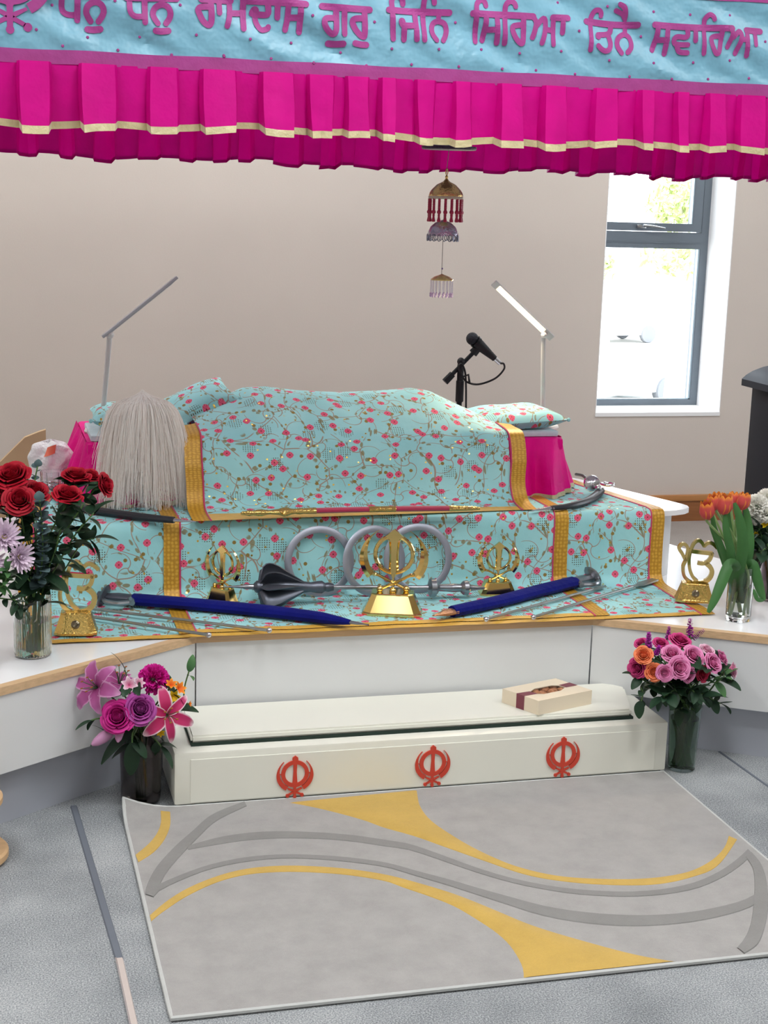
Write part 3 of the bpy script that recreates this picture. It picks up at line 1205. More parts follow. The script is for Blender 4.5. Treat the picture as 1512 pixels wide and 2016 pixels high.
def lamp(label, x, y, ztop, lean, d, la, lb, lit, roll=0.0):
    t = thing('desk_lamp', label, 'lamp', (x, y, MZ - .004))
    h = ztop - MZ
    obj('base', MB().lathe([(.001, 0), (.06, 0), (.062, .006), (.058, .014), (.012, .018), (.001, .018)], 24), M_lampw, t)
    Mx = Matrix.Translation((0, 0, .014))
    p = MB()
    p.tube([(0, 0, .014), (lean, 0, h)], .0095, 8, flat=.6)
    obj('pole', p, M_lampw, t)
    top = V((lean, -.008, h + .004))
    obj('hinge', MB().ball(top, .015, 10, 6), M_lampw, t)
    d = V(d).normalized()
    n = V((-d.z, 0, d.x))
    if n.z < 0:
        n = -n
    hd = MB()
    c0, c1 = top - d * la + n * .010, top + d * lb + n * .010
    Rm = Matrix(((d.x, 0, n.x, c0.x), (0, 1, 0, c0.y), (d.z, 0, n.z, c0.z), (0, 0, 0, 1))) @ Matrix.Rotation(roll, 4, 'X')
    L_ = (c1 - c0).length
    hd.bbox((0, -.0135, -.0055), (L_, .0135, .0055), .003, Rm)
    obj('lamp_head', hd, M_lamps if not lit else M_lampw, t)
    st = MB().box((la + .012, -.0100, -.0075), (L_ - .025, .0100, -.0056), Rm)
    obj('light_strip', st, M_led if lit else M_ledoff, t, False)
    if lit:
        l = bpy.data.lights.new('lamp_glow', 'AREA')
        l.shape = 'RECTANGLE'
        l.size, l.size_y = L_ - .06, .03
        l.energy = 4.5
        l.color = (1, .80, .55)
        lo = bpy.data.objects.new('lamp_glow', l)
        COL.objects.link(lo)
        lo.parent = t
        lo.matrix_local = Rm @ Matrix.Translation((L_ * .55, 0, -.012))
    return t


LY = 5.45
a0, a1, a2 = at(203, 800, Y=LY), at(216, 655, Y=LY), at(352, 546, Y=LY)
dL = a2 - a1
lamp('slim white desk lamp switched off, rising behind the left floral pillow', a0.x - .006, LY, a1.z - .006, a1.x - a0.x + .006, dL, .026, dL.length, False)
b0, b1, b2 = at(1068, 805, Y=LY), at(1070, 655, Y=LY), at(967, 557, Y=LY)
dR = b2 - b1
lamp('slim white desk lamp with its strip glowing, behind the right floral pillow', b0.x + .004, LY, b1.z - .006, b1.x - b0.x - .004, dR, .035, dR.length, True, -1.05)

# ------------------------------------------------------------------ microphone on its stand
mic = thing('microphone_stand', 'black microphone stand behind the draped book', 'stand', (1.935, 6.05, 0))
M_blk = mat('black_metal', rgb(28, 30, 34), .4, metal=.4)
M_rub = mat('black_rubber', rgb(22, 23, 26), .6)
mo = mic.location
def mp(px, py):
    return at(px, py, Y=6.05) - mo
obj('base', MB().lathe([(.001, 0), (.13, 0), (.132, .012), (.12, .024), (.02, .03), (.001, .03)], 24), M_blk, mic)
top = mp(907, 722)
obj('pole', MB().tube([(0, 0, .02), (top.x, 0, top.z - .10)], .012, 10), M_blk, mic)
c = MB()
c.tube([(top.x, 0, top.z - .15), (top.x, 0, top.z - .145), (top.x, 0, top.z - .06), (top.x, 0, top.z - .055)], [.012, .017, .017, .012], 10)
c.tube([(top.x, 0, top.z - .06), (top.x, 0, top.z + .01)], .014, 10)
c.ball((top.x, 0, top.z + .022), .017, 8, 6)
c.tube([mp(905, 742) + V((0, -.02, 0)), mp(918, 736) + V((0, -.03, 0)), mp(920, 752) + V((0, -.03, 0))], .005, 6)
obj('clutch', c, M_rub, mic)
g0, g1 = mp(876, 752), mp(936, 690)
obj('boom', MB().tube([g0, g0.lerp(g1, .25), g0.lerp(g1, .25), g1], [.016, .015, .009, .009], 8), M_blk, mic)
obj('mic_clip', MB().tube([g1 - V((.01, 0, .012)), g1 + V((.012, 0, .012))], [.02, .017], 8), M_rub, mic)
mi = thing('microphone', 'black handheld microphone held in the stand clip', 'microphone', mic.location)
h0, h1 = mp(930, 667), mp(974, 706)
dd = (h1 - h0).normalized()
obj('grille', MB().ball(h0, .027, 14, 9), mat('mic_grille', rgb(40, 42, 48), .45, metal=.6, bump=.8, bscale=400), mi)
obj('collar', MB().tube([h0 + dd * .016, h0 + dd * .03], [.0275, .0265], 16), M_blk, mi)
obj('body', MB().tube([h0 + dd * .03, h0 + dd * .05, h1 - dd * .012, h1], [.024, .0225, .014, .013], 14), M_rub, mi)
obj('connector', MB().tube([h1, h1 + dd * .032], .0095, 10), M_silver, mi)
tail = h1 + dd * .03
cb = [tail, mp(990, 716), mp(990, 727), mp(972, 745), mp(940, 756), mp(915, 750), mp(905, 735), mp(899, 722), mp(905, 715), mp(912, 730), mp(914, 760), mp(914, 800)]
cbl = spline([V(q) + V((0, -.012 - .012 * (i > 4), 0)) for i, q in enumerate(cb)], 6) + [V((.02, -.02, .12)), V((.1, -.02, .01)), V((.5, .2, .01))]
tag(obj('microphone_cable', MB().tube(cbl, .0042, 6), M_rub, None, loc=mo), 'black cable looping from the microphone back to its stand', 'cable')

# ------------------------------------------------------------------ white bundle, glass bowl and tan board on the left of the tier
wb = thing('cloth_bundle', 'crumpled white cloth bundle with an orange patch at the left of the tier', 'cloth', (.235, 5.52, ZU + .003))
M_wcl = cloth_mat('white_cloth', rgb(226, 224, 226), .85, .05, wrinkle=.9, wscale=22)
def bun(u, v):
    a = u * 2 * PI
    prof_r = ipl([0, .12, .3, .55, .8, 1], [.095, .088, .078, .082, .06, .001], v)
    z = ipl([0, .12, .3, .55, .8, 1], [0, .03, .065, .11, .155, .17], v)
    k = 1 + .10 * math.sin(a * 3 + v * 4) + .06 * math.sin(a * 7 - v * 9)
    return (math.cos(a) * prof_r * k, math.sin(a) * prof_r * k * .8, z + .006 * math.sin(a * 4))
obj('fabric', MB().grid(bun, 48, 28), M_wcl, wb)
obj('orange_patch', MB().grid(lambda u, v: tuple(V(bun(.70 + .085 * u + .02 * v, .62 + .16 * v)) * 1.03), 6, 5), cloth_mat('orange_cloth', rgb(226, 112, 86), .8), wb)
bw = thing('glass_bowl', 'small faceted glass bowl in front of the white bundle', 'bowl', (.235, 5.36, ZU + .004))
M_cglass = mat('cut_glass', (.96, .98, 1, 1), .03, trans=1.0, ior=1.45)
obj('bowl', MB().tubelathe([(.001, 0), (.028, 0), (.030, .006), (.014, .014), (.014, .022), (.034, .034), (.040, .050), (.041, .086), (.038, .086), (.037, .052), (.030, .040), (.001, .036)], 24, None, .03, 12), M_cglass, bw)
tb = thing('tan_board', 'tan wooden board with a sloping top edge behind the white bundle', 'board', (0, 6.0, 0))
poly = [(-.10, 0), (.24, 0), (.24, .83), (.215, .822), (.16, .80), (.10, .74), (.06, .70), (-.10, .66)]
obj('panel', MB().prism([(x, z) for x, z in poly], -.015, .015, Matrix.Rotation(PI / 2, 4, 'X')), mat('tan_wood', rgb(202, 172, 134), .6, noise=.06, nscale=5), tb, False)
obj('foot', MB().box((-.10, -.15, 0), (.24, .15, .03)), mat('tan_wood', rgb(202, 172, 134)), tb, False)

# ------------------------------------------------------------------ black lectern on the right
lx = at(1481, 757, Y=6.22).x
lc = thing('lectern', 'tall black lectern with a curved top standing by the right window', 'lectern', (lx, 6.0, 0))
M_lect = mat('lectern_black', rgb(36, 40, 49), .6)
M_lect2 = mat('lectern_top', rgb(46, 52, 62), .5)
lzb = at(1481, 757, Y=6.22).z
lzt = at(1512, 716, Y=6.22).z + .012
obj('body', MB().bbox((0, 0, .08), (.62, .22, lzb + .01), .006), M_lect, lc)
dz = lzb
arc = [(-.052, dz - .004), (-.052, dz + .026), (-.030, dz + .045), (0, dz + .062), (.05, dz + .080), (.12, dz + .094), (.22, dz + .102), (.31, dz + .104), (.40, dz + .102), (.50, dz + .094), (.57, dz + .080), (.62, dz + .062), (.65, dz + .045), (.672, dz + .026), (.672, dz - .004)]
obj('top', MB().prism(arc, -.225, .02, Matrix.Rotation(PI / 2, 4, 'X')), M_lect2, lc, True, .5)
obj('foot', MB().bbox((-.045, -.05, 0), (.665, .27, .08), .01), M_lect, lc)
# ------------------------------------------------------------------ emblem drawing helpers (x, y in units of the emblem height)
def arc_pts(cx, cy, r, a0, a1, n=20):
    return [(cx + r * math.cos(math.radians(a0 + (a1 - a0) * i / n)), cy + r * math.sin(math.radians(a0 + (a1 - a0) * i / n))) for i in range(n + 1)]


def ribbon2d(pts, w):
    """outline of a stroke of varying width"""
    n = len(pts)
    ww = w if isinstance(w, (list, tuple)) else [w] * n
    L, Rr = [], []
    for i in range(n):
        a, b = V(pts[max(i - 1, 0)]).to_3d(), V(pts[min(i + 1, n - 1)]).to_3d()
        d = (b - a).normalized()
        nn = V((-d.y, d.x))
        p = V((pts[i][0], pts[i][1]))
        L.append(p + nn * ww[i] / 2)
        Rr.append(p - nn * ww[i] / 2)
    return L, Rr


def add_ribbon(mb, pts, w, z0, z1, M):
    L, Rr = ribbon2d(pts, w)
    n = len(L)
    vs = []
    for z in (z0, z1):
        vs += [M @ V((p.x, p.y, z)) for p in L] + [M @ V((p.x, p.y, z)) for p in Rr]
    fs = []
    for i in range(n - 1):
        fs.append((i, n + i, n + i + 1, i + 1))
        fs.append((2 * n + i, 2 * n + i + 1, 3 * n + i + 1, 3 * n + i))
        fs.append((i, i + 1, 2 * n + i + 1, 2 * n + i))
        fs.append((n + i, 3 * n + i, 3 * n + i + 1, n + i + 1))
    fs.append((0, 2 * n, 3 * n, n))
    fs.append((n - 1, 2 * n - 1, 4 * n - 1, 3 * n - 1))
    mb.add(vs, fs)


def add_disc(mb, c, r, z0, z1, M, n=12):
    mb.prism([(c[0] + r * math.cos(2 * PI * k / n), c[1] + r * math.sin(2 * PI * k / n)) for k in range(n)], z0, z1, M)


FACE = Matrix(((1, 0, 0, 0), (0, 0, -1, 0), (0, 1, 0, 0), (0, 0, 0, 1)))    # emblem plane (x, y) -> (X, Z), depth towards the viewer


def flat_khanda(mb, M, th):
    """the khanda emblem cut from a sheet: ring, upright double-edged sword, two crossed curved swords"""
    cy = .575
    add_ribbon(mb, arc_pts(0, cy, .27, 0, 360, 40), .088, 0, th, M)
    blade = [(-.028, .02), (.028, .02), (.03, .25), (.062, .30), (.05, .42), (.036, .62), (.042, .85), (.066, .90), (.062, .955), (.032, .975), (0, 1.0), (-.032, .975), (-.062, .955), (-.066, .90), (-.042, .85), (-.036, .62), (-.05, .42), (-.062, .30), (-.03, .25)]
    mb.prism(blade, 0, th * 1.05, M)
    add_disc(mb, (0, .035), .04, 0, th, M)
    for s in (-1, 1):
        cr = arc_pts(0, cy, .382, 48, -62, 24)
        ww = [.012 + .088 * sstep(0, .75, i / 24) for i in range(25)]
        pts = [(s * (x + .0), y) for x, y in cr]
        pts = [(s * (abs(p[0]) - (.0)) if False else p[0], p[1]) for p in pts]
        add_ribbon(mb, pts, ww, 0, th * .95, M)
        add_ribbon(mb, [(s * .16, .235), (s * .06, .185), (-s * .04, .135), (-s * .14, .085)], [.03, .045, .045, .04], 0, th, M)
        add_disc(mb, (-s * .165, .065), .042, 0, th, M)
        add_ribbon(mb, [(s * .30, cy), (s * .36, cy)], .012, 0, th * .8, M)


# ------------------------------------------------------------------ golden statues
def add_lens(mb, pts, w, depth, M):
    """solid strip of lens section following pts: a curved blade"""
    L, Rr = ribbon2d(pts, w)
    n = len(L)
    vs = []
    for i in range(n):
        c = (L[i] + Rr[i]) / 2
        dk = depth * min(1.0, (L[i] - Rr[i]).length / .03)
        vs += [M @ V((L[i].x, L[i].y, 0)), M @ V((c.x, c.y, dk)), M @ V((Rr[i].x, Rr[i].y, 0)), M @ V((c.x, c.y, -dk))]
    fs = []
    for i in range(n - 1):
        for k in range(4):
            q = (k + 1) % 4
            fs.append((i * 4 + k, i * 4 + q, (i + 1) * 4 + q, (i + 1) * 4 + k))
    fs += [(3, 2, 1, 0), tuple((n - 1) * 4 + k for k in range(4))]
    mb.add(vs, fs)


def stat_base(t, w, d, h, m, chamf=.25):
    def oc(sx, sy):
        c = chamf
        return [(-sx * (1 - c), -sy), (sx * (1 - c), -sy), (sx, -sy * (1 - c * 1.2)), (sx, sy * (1 - c * 1.2)), (sx * (1 - c), sy), (-sx * (1 - c), sy), (-sx, sy * (1 - c * 1.2)), (-sx, -sy * (1 - c * 1.2))]
    mb = MB()
    rings = [(w / 2, d / 2, 0), (w / 2, d / 2, .006 * h / .06), (w / 2 * .96, d / 2 * .96, .009 * h / .06), (w / 2 * .70, d / 2 * .73, h * .93), (w / 2 * .71, d / 2 * .75, h * .97), (w / 2 * .68, d / 2 * .71, h)]
    vs, fs = [], []
    for sx, sy, z in rings:
        vs += [V((x, y, z)) for x, y in oc(sx, sy)]
    for i in range(len(rings) - 1):
        for k in range(8):
            q = (k + 1) % 8
            fs.append((i * 8 + k, i * 8 + q, (i + 1) * 8 + q, (i + 1) * 8 + k))
    fs += [tuple(reversed(range(8))), tuple((len(rings) - 1) * 8 + k for k in range(8))]
    mb.add(vs, fs)
    return obj('base', mb, m, t, False)


def khanda_statue(label, loc, H, basew, rot, group=None):
    t = thing('khanda_statue', label, 'statue', loc, rot, group)
    bh = H * .255
    stat_base(t, basew, basew * .55, bh, M_gold)
    E = (H - bh) / .98          # emblem height
    M = Matrix.Translation((0, 0, bh - .004)) @ Matrix.Scale(E, 4) @ FACE
    b = MB()
    bl = [(-.022, .04), (.022, .04), (.022, .24), (.05, .29), (.075, .36), (.07, .62), (.085, .80), (.125, .86), (.0, .955), (-.125, .86), (-.085, .80), (-.07, .62), (-.075, .36), (-.05, .29), (-.022, .24)]
    n = len(bl)
    vs = [M @ V((x, y, 0.0)) for x, y in bl] + [M @ V((x * .6, y if y < .8 else .80 + (y - .80) * .5, .035)) for x, y in bl] + [M @ V((x * .6, y if y < .8 else .80 + (y - .80) * .5, -.035)) for x, y in bl]
    fs = [(i, (i + 1) % n, n + (i + 1) % n, n + i) for i in range(n)] + [((i + 1) % n, i, 2 * n + i, 2 * n + (i + 1) % n) for i in range(n)]
    fs += [tuple(n + i for i in range(n)), tuple(reversed([2 * n + i for i in range(n)]))]
    b.add(vs, fs)
    b.prism([(0, 1.0), (-.14, .88), (0, .80), (.14, .88)], -.03, .045, M)
    obj('upright_sword', b, M_gold, t, False)
    r = MB()
    rp = [M @ V((x, y, 0)) for x, y in arc_pts(0, .60, .285, 0, 360, 36)[:-1]]
    r.tube(rp, .033 * E, 8, closed=True, flat=.8)
    obj('ring', r, M_gold, t)
    for s in (-1, 1):
        c = MB()
        arc = arc_pts(0, .57, .462, 60, -42, 22)
        ww = [.010 + .125 * sstep(0, .75, i / 22) for i in range(23)]
        add_lens(c, [(s * x, y) for x, y in arc], ww, .03, M)
        e = arc[-1]
        hp = spline([(s * (e[0] - .02), e[1] + .03, 0), (s * .24, .275, 0), (s * .10, .20, .02 * s), (-s * .05, .13, .03 * s), (-s * .19, .065, .03 * s)], 4)
        c.tube([M @ p for p in hp], [.030 * E] * 4 + [.024 * E] * (len(hp) - 4), 8)
        c.ball(M @ V((-s * .20, .06, .03 * s)), .052 * E, 12, 8)
        obj('curved_sword', c, M_gold, t)
    bb = MB().ball(M @ V((0, .035, .02)), .056 * E, 12, 8)
    obj('pommel', bb, M_gold, t)
    return t


zb = ZB + .0125
pk = at(771, 1208, z=zb)
khanda_statue('largest golden khanda statue on a tapered gold base in the middle of the cloth', (1.274, 4.585, zb), .279, .193, -.30)
khanda_statue('small golden khanda statue turned sideways beside the mace head', (.752, 4.80, zb), .192, .105, -.85)
khanda_statue('small golden khanda statue between the large one and the right blue scabbard', (1.695, 4.765, zb), .185, .125, -.12)


def ek_onkar(label, loc, H, basew, rot):
    t = thing('gold_symbol_statue', label, 'statue', loc, rot)
    bh = H * .30
    stat_base(t, basew, basew * .62, bh, M_goldm, .3)
    obj('medallion', MB().lathe([(.001, 0), (.012, 0), (.013, .002), (.008, .005), (.001, .003)], 16, Matrix.Translation((0, -basew * .27, bh * .5)) @ Matrix.Rotation(PI / 2 - .25, 4, 'X')), mat('crystal_stud', rgb(128, 118, 98), .2, metal=.7), t)
    E = H - bh
    M = Matrix.Translation((0, 0, bh)) @ Matrix.Scale(E, 4) @ FACE
    # traced strokes, x to the right and y up, in units of the symbol's height
    S = [
        ([(.30, 1.0 - .36), (.23, .78), (.17, .90), (.08, .90), (.01, .84), (.03, .74), (.10, .62), (.16, .52), (.17, .55)], .06),
        ([(.18, .54), (.22, .62), (.26, .72)], .05),
        ([(.17, .55), (.10, .40), (.12, .22), (.22, .08), (.40, .0)], .075),
        ([(.66, 1.0 - .28), (.34, .76)], .06),
    ]
    mb = MB()
    def st(pts, w):
        p = [(q.x - .42, q.y) for q in spline(pts, 6)]
        add_ribbon(mb, p, w * 1.22, -.05, .05, M)
    # numeral one: loop at the top, tail sweeping to the base
    st([(.17, .50), (.08, .66), (.00, .78), (.04, .87), (.11, .89), (.18, .83), (.20, .72), (.17, .52), (.12, .36), (.15, .16), (.26, .03), (.38, -.02)], .062)
    # open curve: double-arched top, down the left side, round the bottom
    st([(.86, .83), (.78, .91), (.68, .95), (.60, .91), (.56, .87), (.50, .95), (.42, .99), (.33, .92), (.27, .76), (.24, .56), (.27, .32), (.35, .14), (.46, .03)], .062)
    # crossbar and the two bows
    st([(.28, .735), (.50, .715), (.76, .70)], .075)
    st([(.75, .72), (.72, .58), (.66, .50), (.56, .455), (.44, .465)], .072)
    st([(.62, .475), (.74, .37), (.78, .26), (.74, .12), (.62, .02), (.46, -.01)], .085)
    mb.prism([(-.16, -.06), (.26, -.06), (.22, .03), (-.10, .03)], -.05, .05, M)
    obj('symbol', mb, M_gold, t, False)
    return t


ek_onkar('golden Ek Onkar symbol statue on an embossed base next to the ribbed vase', (.262, 4.515, zb), .222, .128, -.12)
ek_onkar('golden Ek Onkar symbol statue on an embossed base next to the tulip vase', (2.345, 4.585, zb), .212, .128, -.35)

# ------------------------------------------------------------------ steel rings leaning on the riser
M_steel = mat('brushed_steel', rgb(152, 156, 168), .45, metal=.75, noise=.05, nscale=20)
def chakkar(label, px, lean, ry, y, rout=.120):
    c = at(px, 1099, Y=y)
    t = thing('steel_ring', label, 'ring', (c.x, y, zb + rout * math.cos(lean) + .001), 0, 'steel throwing rings against the riser')
    t.rotation_euler = (-lean, 0, ry)
    rin = rout - .024
    prof = [(rin, -.003), (rin + .004, -.0045), (rout - .004, -.003), (rout, 0), (rout - .004, .003), (rin + .004, .0045), (rin, .003)]
    obj('ring', MB().tubelathe(prof, 56, Matrix.Rotation(PI / 2, 4, 'X')), M_steel, t)
    return t
chakkar('steel throwing ring leaning on the riser above the mace head, first of the three', 629, .16, .02, 4.826)
chakkar('middle steel throwing ring leaning on the riser partly behind the large gold statue', 737, .18, .25, 4.812)
chakkar('steel throwing ring leaning on the riser at the right of the large gold statue', 823, .16, -.05, 4.826)

# ------------------------------------------------------------------ mace
M_dark = mat('blackened_steel', rgb(92, 96, 106), .38, metal=.7, noise=.15, nscale=14)
M_iron = mat('worn_steel', rgb(150, 152, 158), .28, metal=.9, noise=.12, nscale=30)
mc = thing('flanged_mace', 'dark steel mace with a lobed head lying across in front of the rings', 'mace', (0, 0, 0))
A, B = at(436, 1143, Y=4.715), at(956, 1166, Y=4.715)
A.z, B.z = zb + .074, zb + .036
ax = (B - A).normalized()
Lm = (B - A).length
Mm = Matrix.Translation(A) @ frame_z(ax)
px2 = Lm / 520.0
def ml(prof):
    return [(r, z * px2) for r, z in prof]
obj('spike', MB().lathe(ml([(.0005, 0), (.006, 40), (.009, 44), (.009, 62)]), 12, Mm), M_iron, mc)
obj('head_core', MB().lathe(ml([(.009, 60), (.020, 66), (.022, 76), (.015, 82), (.018, 95), (.024, 118), (.022, 145), (.016, 170), (.020, 182), (.021, 192), (.014, 198), (.016, 204), (.012, 214)]), 14, Mm), M_dark, mc)
for k in range(8):
    a = 2 * PI * k / 8 + .25
    # a rounded lobe standing out of the core, curled to one side
    out = [(78, .012), (72, .040), (76, .064), (92, .076), (112, .076), (135, .062), (158, .040), (178, .016)]
    fb = MB()
    def lobe(u, v, a=a):
        z = ipl([0, 1], [76, 160], v)
        rmx = ipl([0, .04, .12, .25, .42, .6, .8, 1], [.020, .062, .076, .079, .070, .052, .034, .016], v)
        r = .010 + (rmx - .010) * u
        tw = a + .45 * u * u * (1 - v * .5)
        return Mm @ V((math.cos(tw) * r, math.sin(tw) * r, (z - 6 * u * (1 - v)) * px2))
    fb.shell(lobe, 6, 14, .004)
    obj('flange', fb, M_dark, mc)
obj('shaft', MB().lathe(ml([(.0075, 205), (.0075, 400), (.010, 404)]), 12, Mm), M_iron, mc)
obj('grip', MB().lathe(ml([(.010, 402), (.030, 406), (.031, 416), (.012, 424), (.013, 440), (.015, 455), (.013, 468), (.024, 474), (.026, 482), (.012, 488), (.008, 500), (.006, 514), (.0005, 520)]), 14, Mm), M_iron, mc)


# ------------------------------------------------------------------ swords in blue velvet scabbards
M_velvet = cloth_mat('blue_velvet', rgb(14, 20, 104), .9, .12, wrinkle=.3, wscale=14, sheen=.05)
M_velvet.node_tree.nodes['Principled BSDF'].inputs['Specular IOR Level'].default_value = .1
M_copper = mat('chased_copper', rgb(196, 150, 120), .35, metal=.85, bump=.8, bscale=220)


def scabbard(label, pts, ws, tip, tiplen, hilt_side, chape_m, z):
    """pts: floor-plan points from the mouth to the tip"""
    t = thing('velvet_sword', label, 'sword', (0, 0, 0))
    P = spline([V((p.x, p.y, z)) for p in pts], 6)
    n = len(P)
    mb = MB()
    wl = [ipl([i / (len(ws) - 1) for i in range(len(ws))], ws, k / (n - 1)) for k in range(n)]
    vs, fs = [], []
    SEG = 10
    for k, p in enumerate(P):
        d = (P[min(k + 1, n - 1)] - P[max(k - 1, 0)]).normalized()
        s = V((-d.y, d.x, 0)).normalized()
        for q in range(SEG):
            a = 2 * PI * q / SEG
            ca, sa = math.cos(a), math.sin(a)
            vs.append(p + s * ca * wl[k] * .5 + V((0, 0, .019 * sa * min(1, wl[k] / .04))))
    for k in range(n - 1):
        for q in range(SEG):
            r = (q + 1) % SEG
            fs.append((k * SEG + q, k * SEG + r, (k + 1) * SEG + r, (k + 1) * SEG + q))
    fs += [tuple(reversed(range(SEG))), tuple((n - 1) * SEG + q for q in range(SEG))]
    mb.add(vs, fs)
    obj('scabbard', mb, M_velvet, t)
    d = (P[-1] - P[-3]).normalized()
    e = P[-1]
    obj('chape', MB().tube([e - d * .012, e + d * tiplen * .35, e + d * tiplen * .8, e + d * tiplen], [wl[-1] * .54, wl[-1] * .44, wl[-1] * .18, .004], 10, flat=.5 if chape_m is M_copper else .7), chape_m, t)
    # hilt: grip, knuckle bow, disc pommel, quillons
    d0 = (P[0] - P[2]).normalized()
    s0 = V((-d0.y, d0.x, 0))
    o = P[0]
    g = MB()
    g.tube([o - d0 * .03, o + d0 * .01, o + d0 * .05, o + d0 * .09], [.016, .021, .023, .017], 10, flat=.8)
    obj('grip', g, M_dark if hilt_side > 0 else M_iron, t)
    q = MB()
    q.tube([o + s0 * .045 - d0 * .012, o + s0 * .02, o - s0 * .02, o - s0 * .045 - d0 * .012], [.010, .014, .014, .010], 8)
    q.tube([o - d0 * .05, o - d0 * .02, o + d0 * .0], [.006, .010, .012], 8, flat=.6)
    obj('crossguard', q, M_iron, t)
    kb = spline([o + s0 * hilt_side * .042, o + s0 * hilt_side * .062 + d0 * .03, o + s0 * hilt_side * .052 + d0 * .07, o + s0 * hilt_side * .02 + d0 * .10], 5)
    obj('knuckle_bow', MB().tube(kb, .0085, 8), M_iron, t)
    ce = o + d0 * .098
    obj('pommel_disc', MB().lathe([(.001, -.008), (.036, -.006), (.044, 0), (.036, .008), (.016, .013), (.013, .024), (.001, .027)], 18, Matrix.Translation(ce) @ frame_z(d0 + V((0, 0, .3)))), M_dark if hilt_side > 0 else M_iron, t)
    return t


zs = ZB + .033
scabbard('sword with a silver hilt in a dark blue velvet scabbard with a thin steel tip', [at(262, 1180, z=zs), at(400, 1191, z=zs), at(560, 1207, z=zs), at(690, 1225, z=zs)],
         [.060, .062, .060, .052, .016], None, .062, 1, M_iron, zs)
scabbard('sword with a dark pitted hilt in a blue velvet scabbard with a chased copper tip', [at(1130, 1146, z=zs), at(1060, 1163, z=zs), at(980, 1184, z=zs), at(890, 1204, z=zs)],
         [.072, .072, .066, .058, .042], None, .085, -1, M_copper, zs)

# ------------------------------------------------------------------ spears
M_spear = mat('spear_steel', rgb(150, 154, 152), .38, metal=.75, noise=.1, nscale=30)


def spear(label, pa, pb, head, hw, flat_end, r=.0052):
    z = ZB + .022
    a, b = at(*pa, z=z), at(*pb, z=z)
    t = thing('short_spear', label, 'spear', a)
    d = (b - a)
    L = d.length
    d = d.normalized()
    s = V((-d.y, d.x, 0))
    obj('shaft', MB().tube([d * head * .9, d * (L * .5), d * (L - .01), d * L], [r, r * .95, r, r], 8), M_spear, t)
    h = MB()
    if flat_end:
        pts = [V((0, 0, 0)) + s * hw * .8, d * head * .62 + s * hw, d * head * .80 + s * r, d * head + s * r]
    else:
        pts = [V((0, 0, 0)), d * head * .45 + s * hw, d * head * .62 + s * hw * .9, d * head * .72 + s * r * 1.3, d * head + s * r]
    out = pts + [p - s * 2 * s.dot(p) for p in reversed(pts)]
    n = len(out)
    up = V((0, 0, .003))
    h.add([p + up for p in out] + [p - up for p in out], [tuple(range(n)), tuple(reversed(range(n, 2 * n)))] + [(i, n + i, n + (i + 1) % n, (i + 1) % n) for i in range(n)])
    obj('spearhead', h, M_spear, t, False)
    k = MB().ball(d * L, r * 1.75, 10, 6)
    obj('butt_cap', k, M_silver, t)
    return t


spear('short steel spear lying nearest the left blue scabbard, its butt further right', (135, 1193), (530, 1241), .125, .011, False)
spear('short steel spear lying at the front left edge, its butt over the bench corner', (128, 1206), (411, 1250), .10, .011, False)
spear('short pointed steel spear lying just in front of the right blue scabbard', (1193, 1153), (957, 1219), .085, .010, False)
spear('short steel spear with a flat blade lying nearest the right edge of the cloth', (1290, 1141), (1050, 1215), .150, .017, True)

# ------------------------------------------------------------------ gold and red dagger on the hem of the book cover
dg = thing('ceremonial_dagger', 'long dagger with a red sheath and gold fittings on the hem of the book cover', 'dagger', (0, 0, 0))
q0, q1 = at(474, 1011, z=ZU + .034), at(944, 1001, z=ZU + .034)
D = q1 - q0
M_redv = cloth_mat('crimson_velvet', rgb(160, 20, 66), .7, .1, wrinkle=.15, sheen=.6)
def dp(px):
    f_ = (px - 474) / 470.0
    return q0 + D * f_ + V((0, 0, .010 * (1 - abs(2 * f_ - 1) ** 2) * .5))
def seg(name, a, b, r, m, n=5):
    return obj(name, MB().tube([dp(a + (b - a) * i / (n - 1)) for i in range(n)], r, 10, flat=.75), m, dg)
seg('red_sheath', 612, 884, .0128, M_redv, 9)
seg('gold_band', 721, 774, .0138, M_goldm)
seg('gold_tip', 881, 944, [.0136, .0138, .012, .0105, .007], M_goldm)
h = MB()
h.tube([dp(474 + 8 * i) for i in range(19)], [.005, .009, .013, .010, .014, .015, .011, .009, .011, .013, .019, .020, .013, .011, .014, .012, .013, .0135, .0135], 10, flat=.8)
h.tube(spline([dp(476) + V((0, -.004, .004)), dp(500) + V((0, -.020, .006)), dp(535) + V((0, -.022, .004)), dp(556) + V((0, -.008, 0))], 5), .0045, 8)
h.ball(dp(556) + V((0, -.014, -.004)), .010, 8, 6)
obj('hilt', h, M_goldm, dg)

# ------------------------------------------------------------------ curved black sabres on the upper tier
M_blk2 = mat('black_leather', rgb(34, 36, 44), .38, noise=.1, nscale=12)


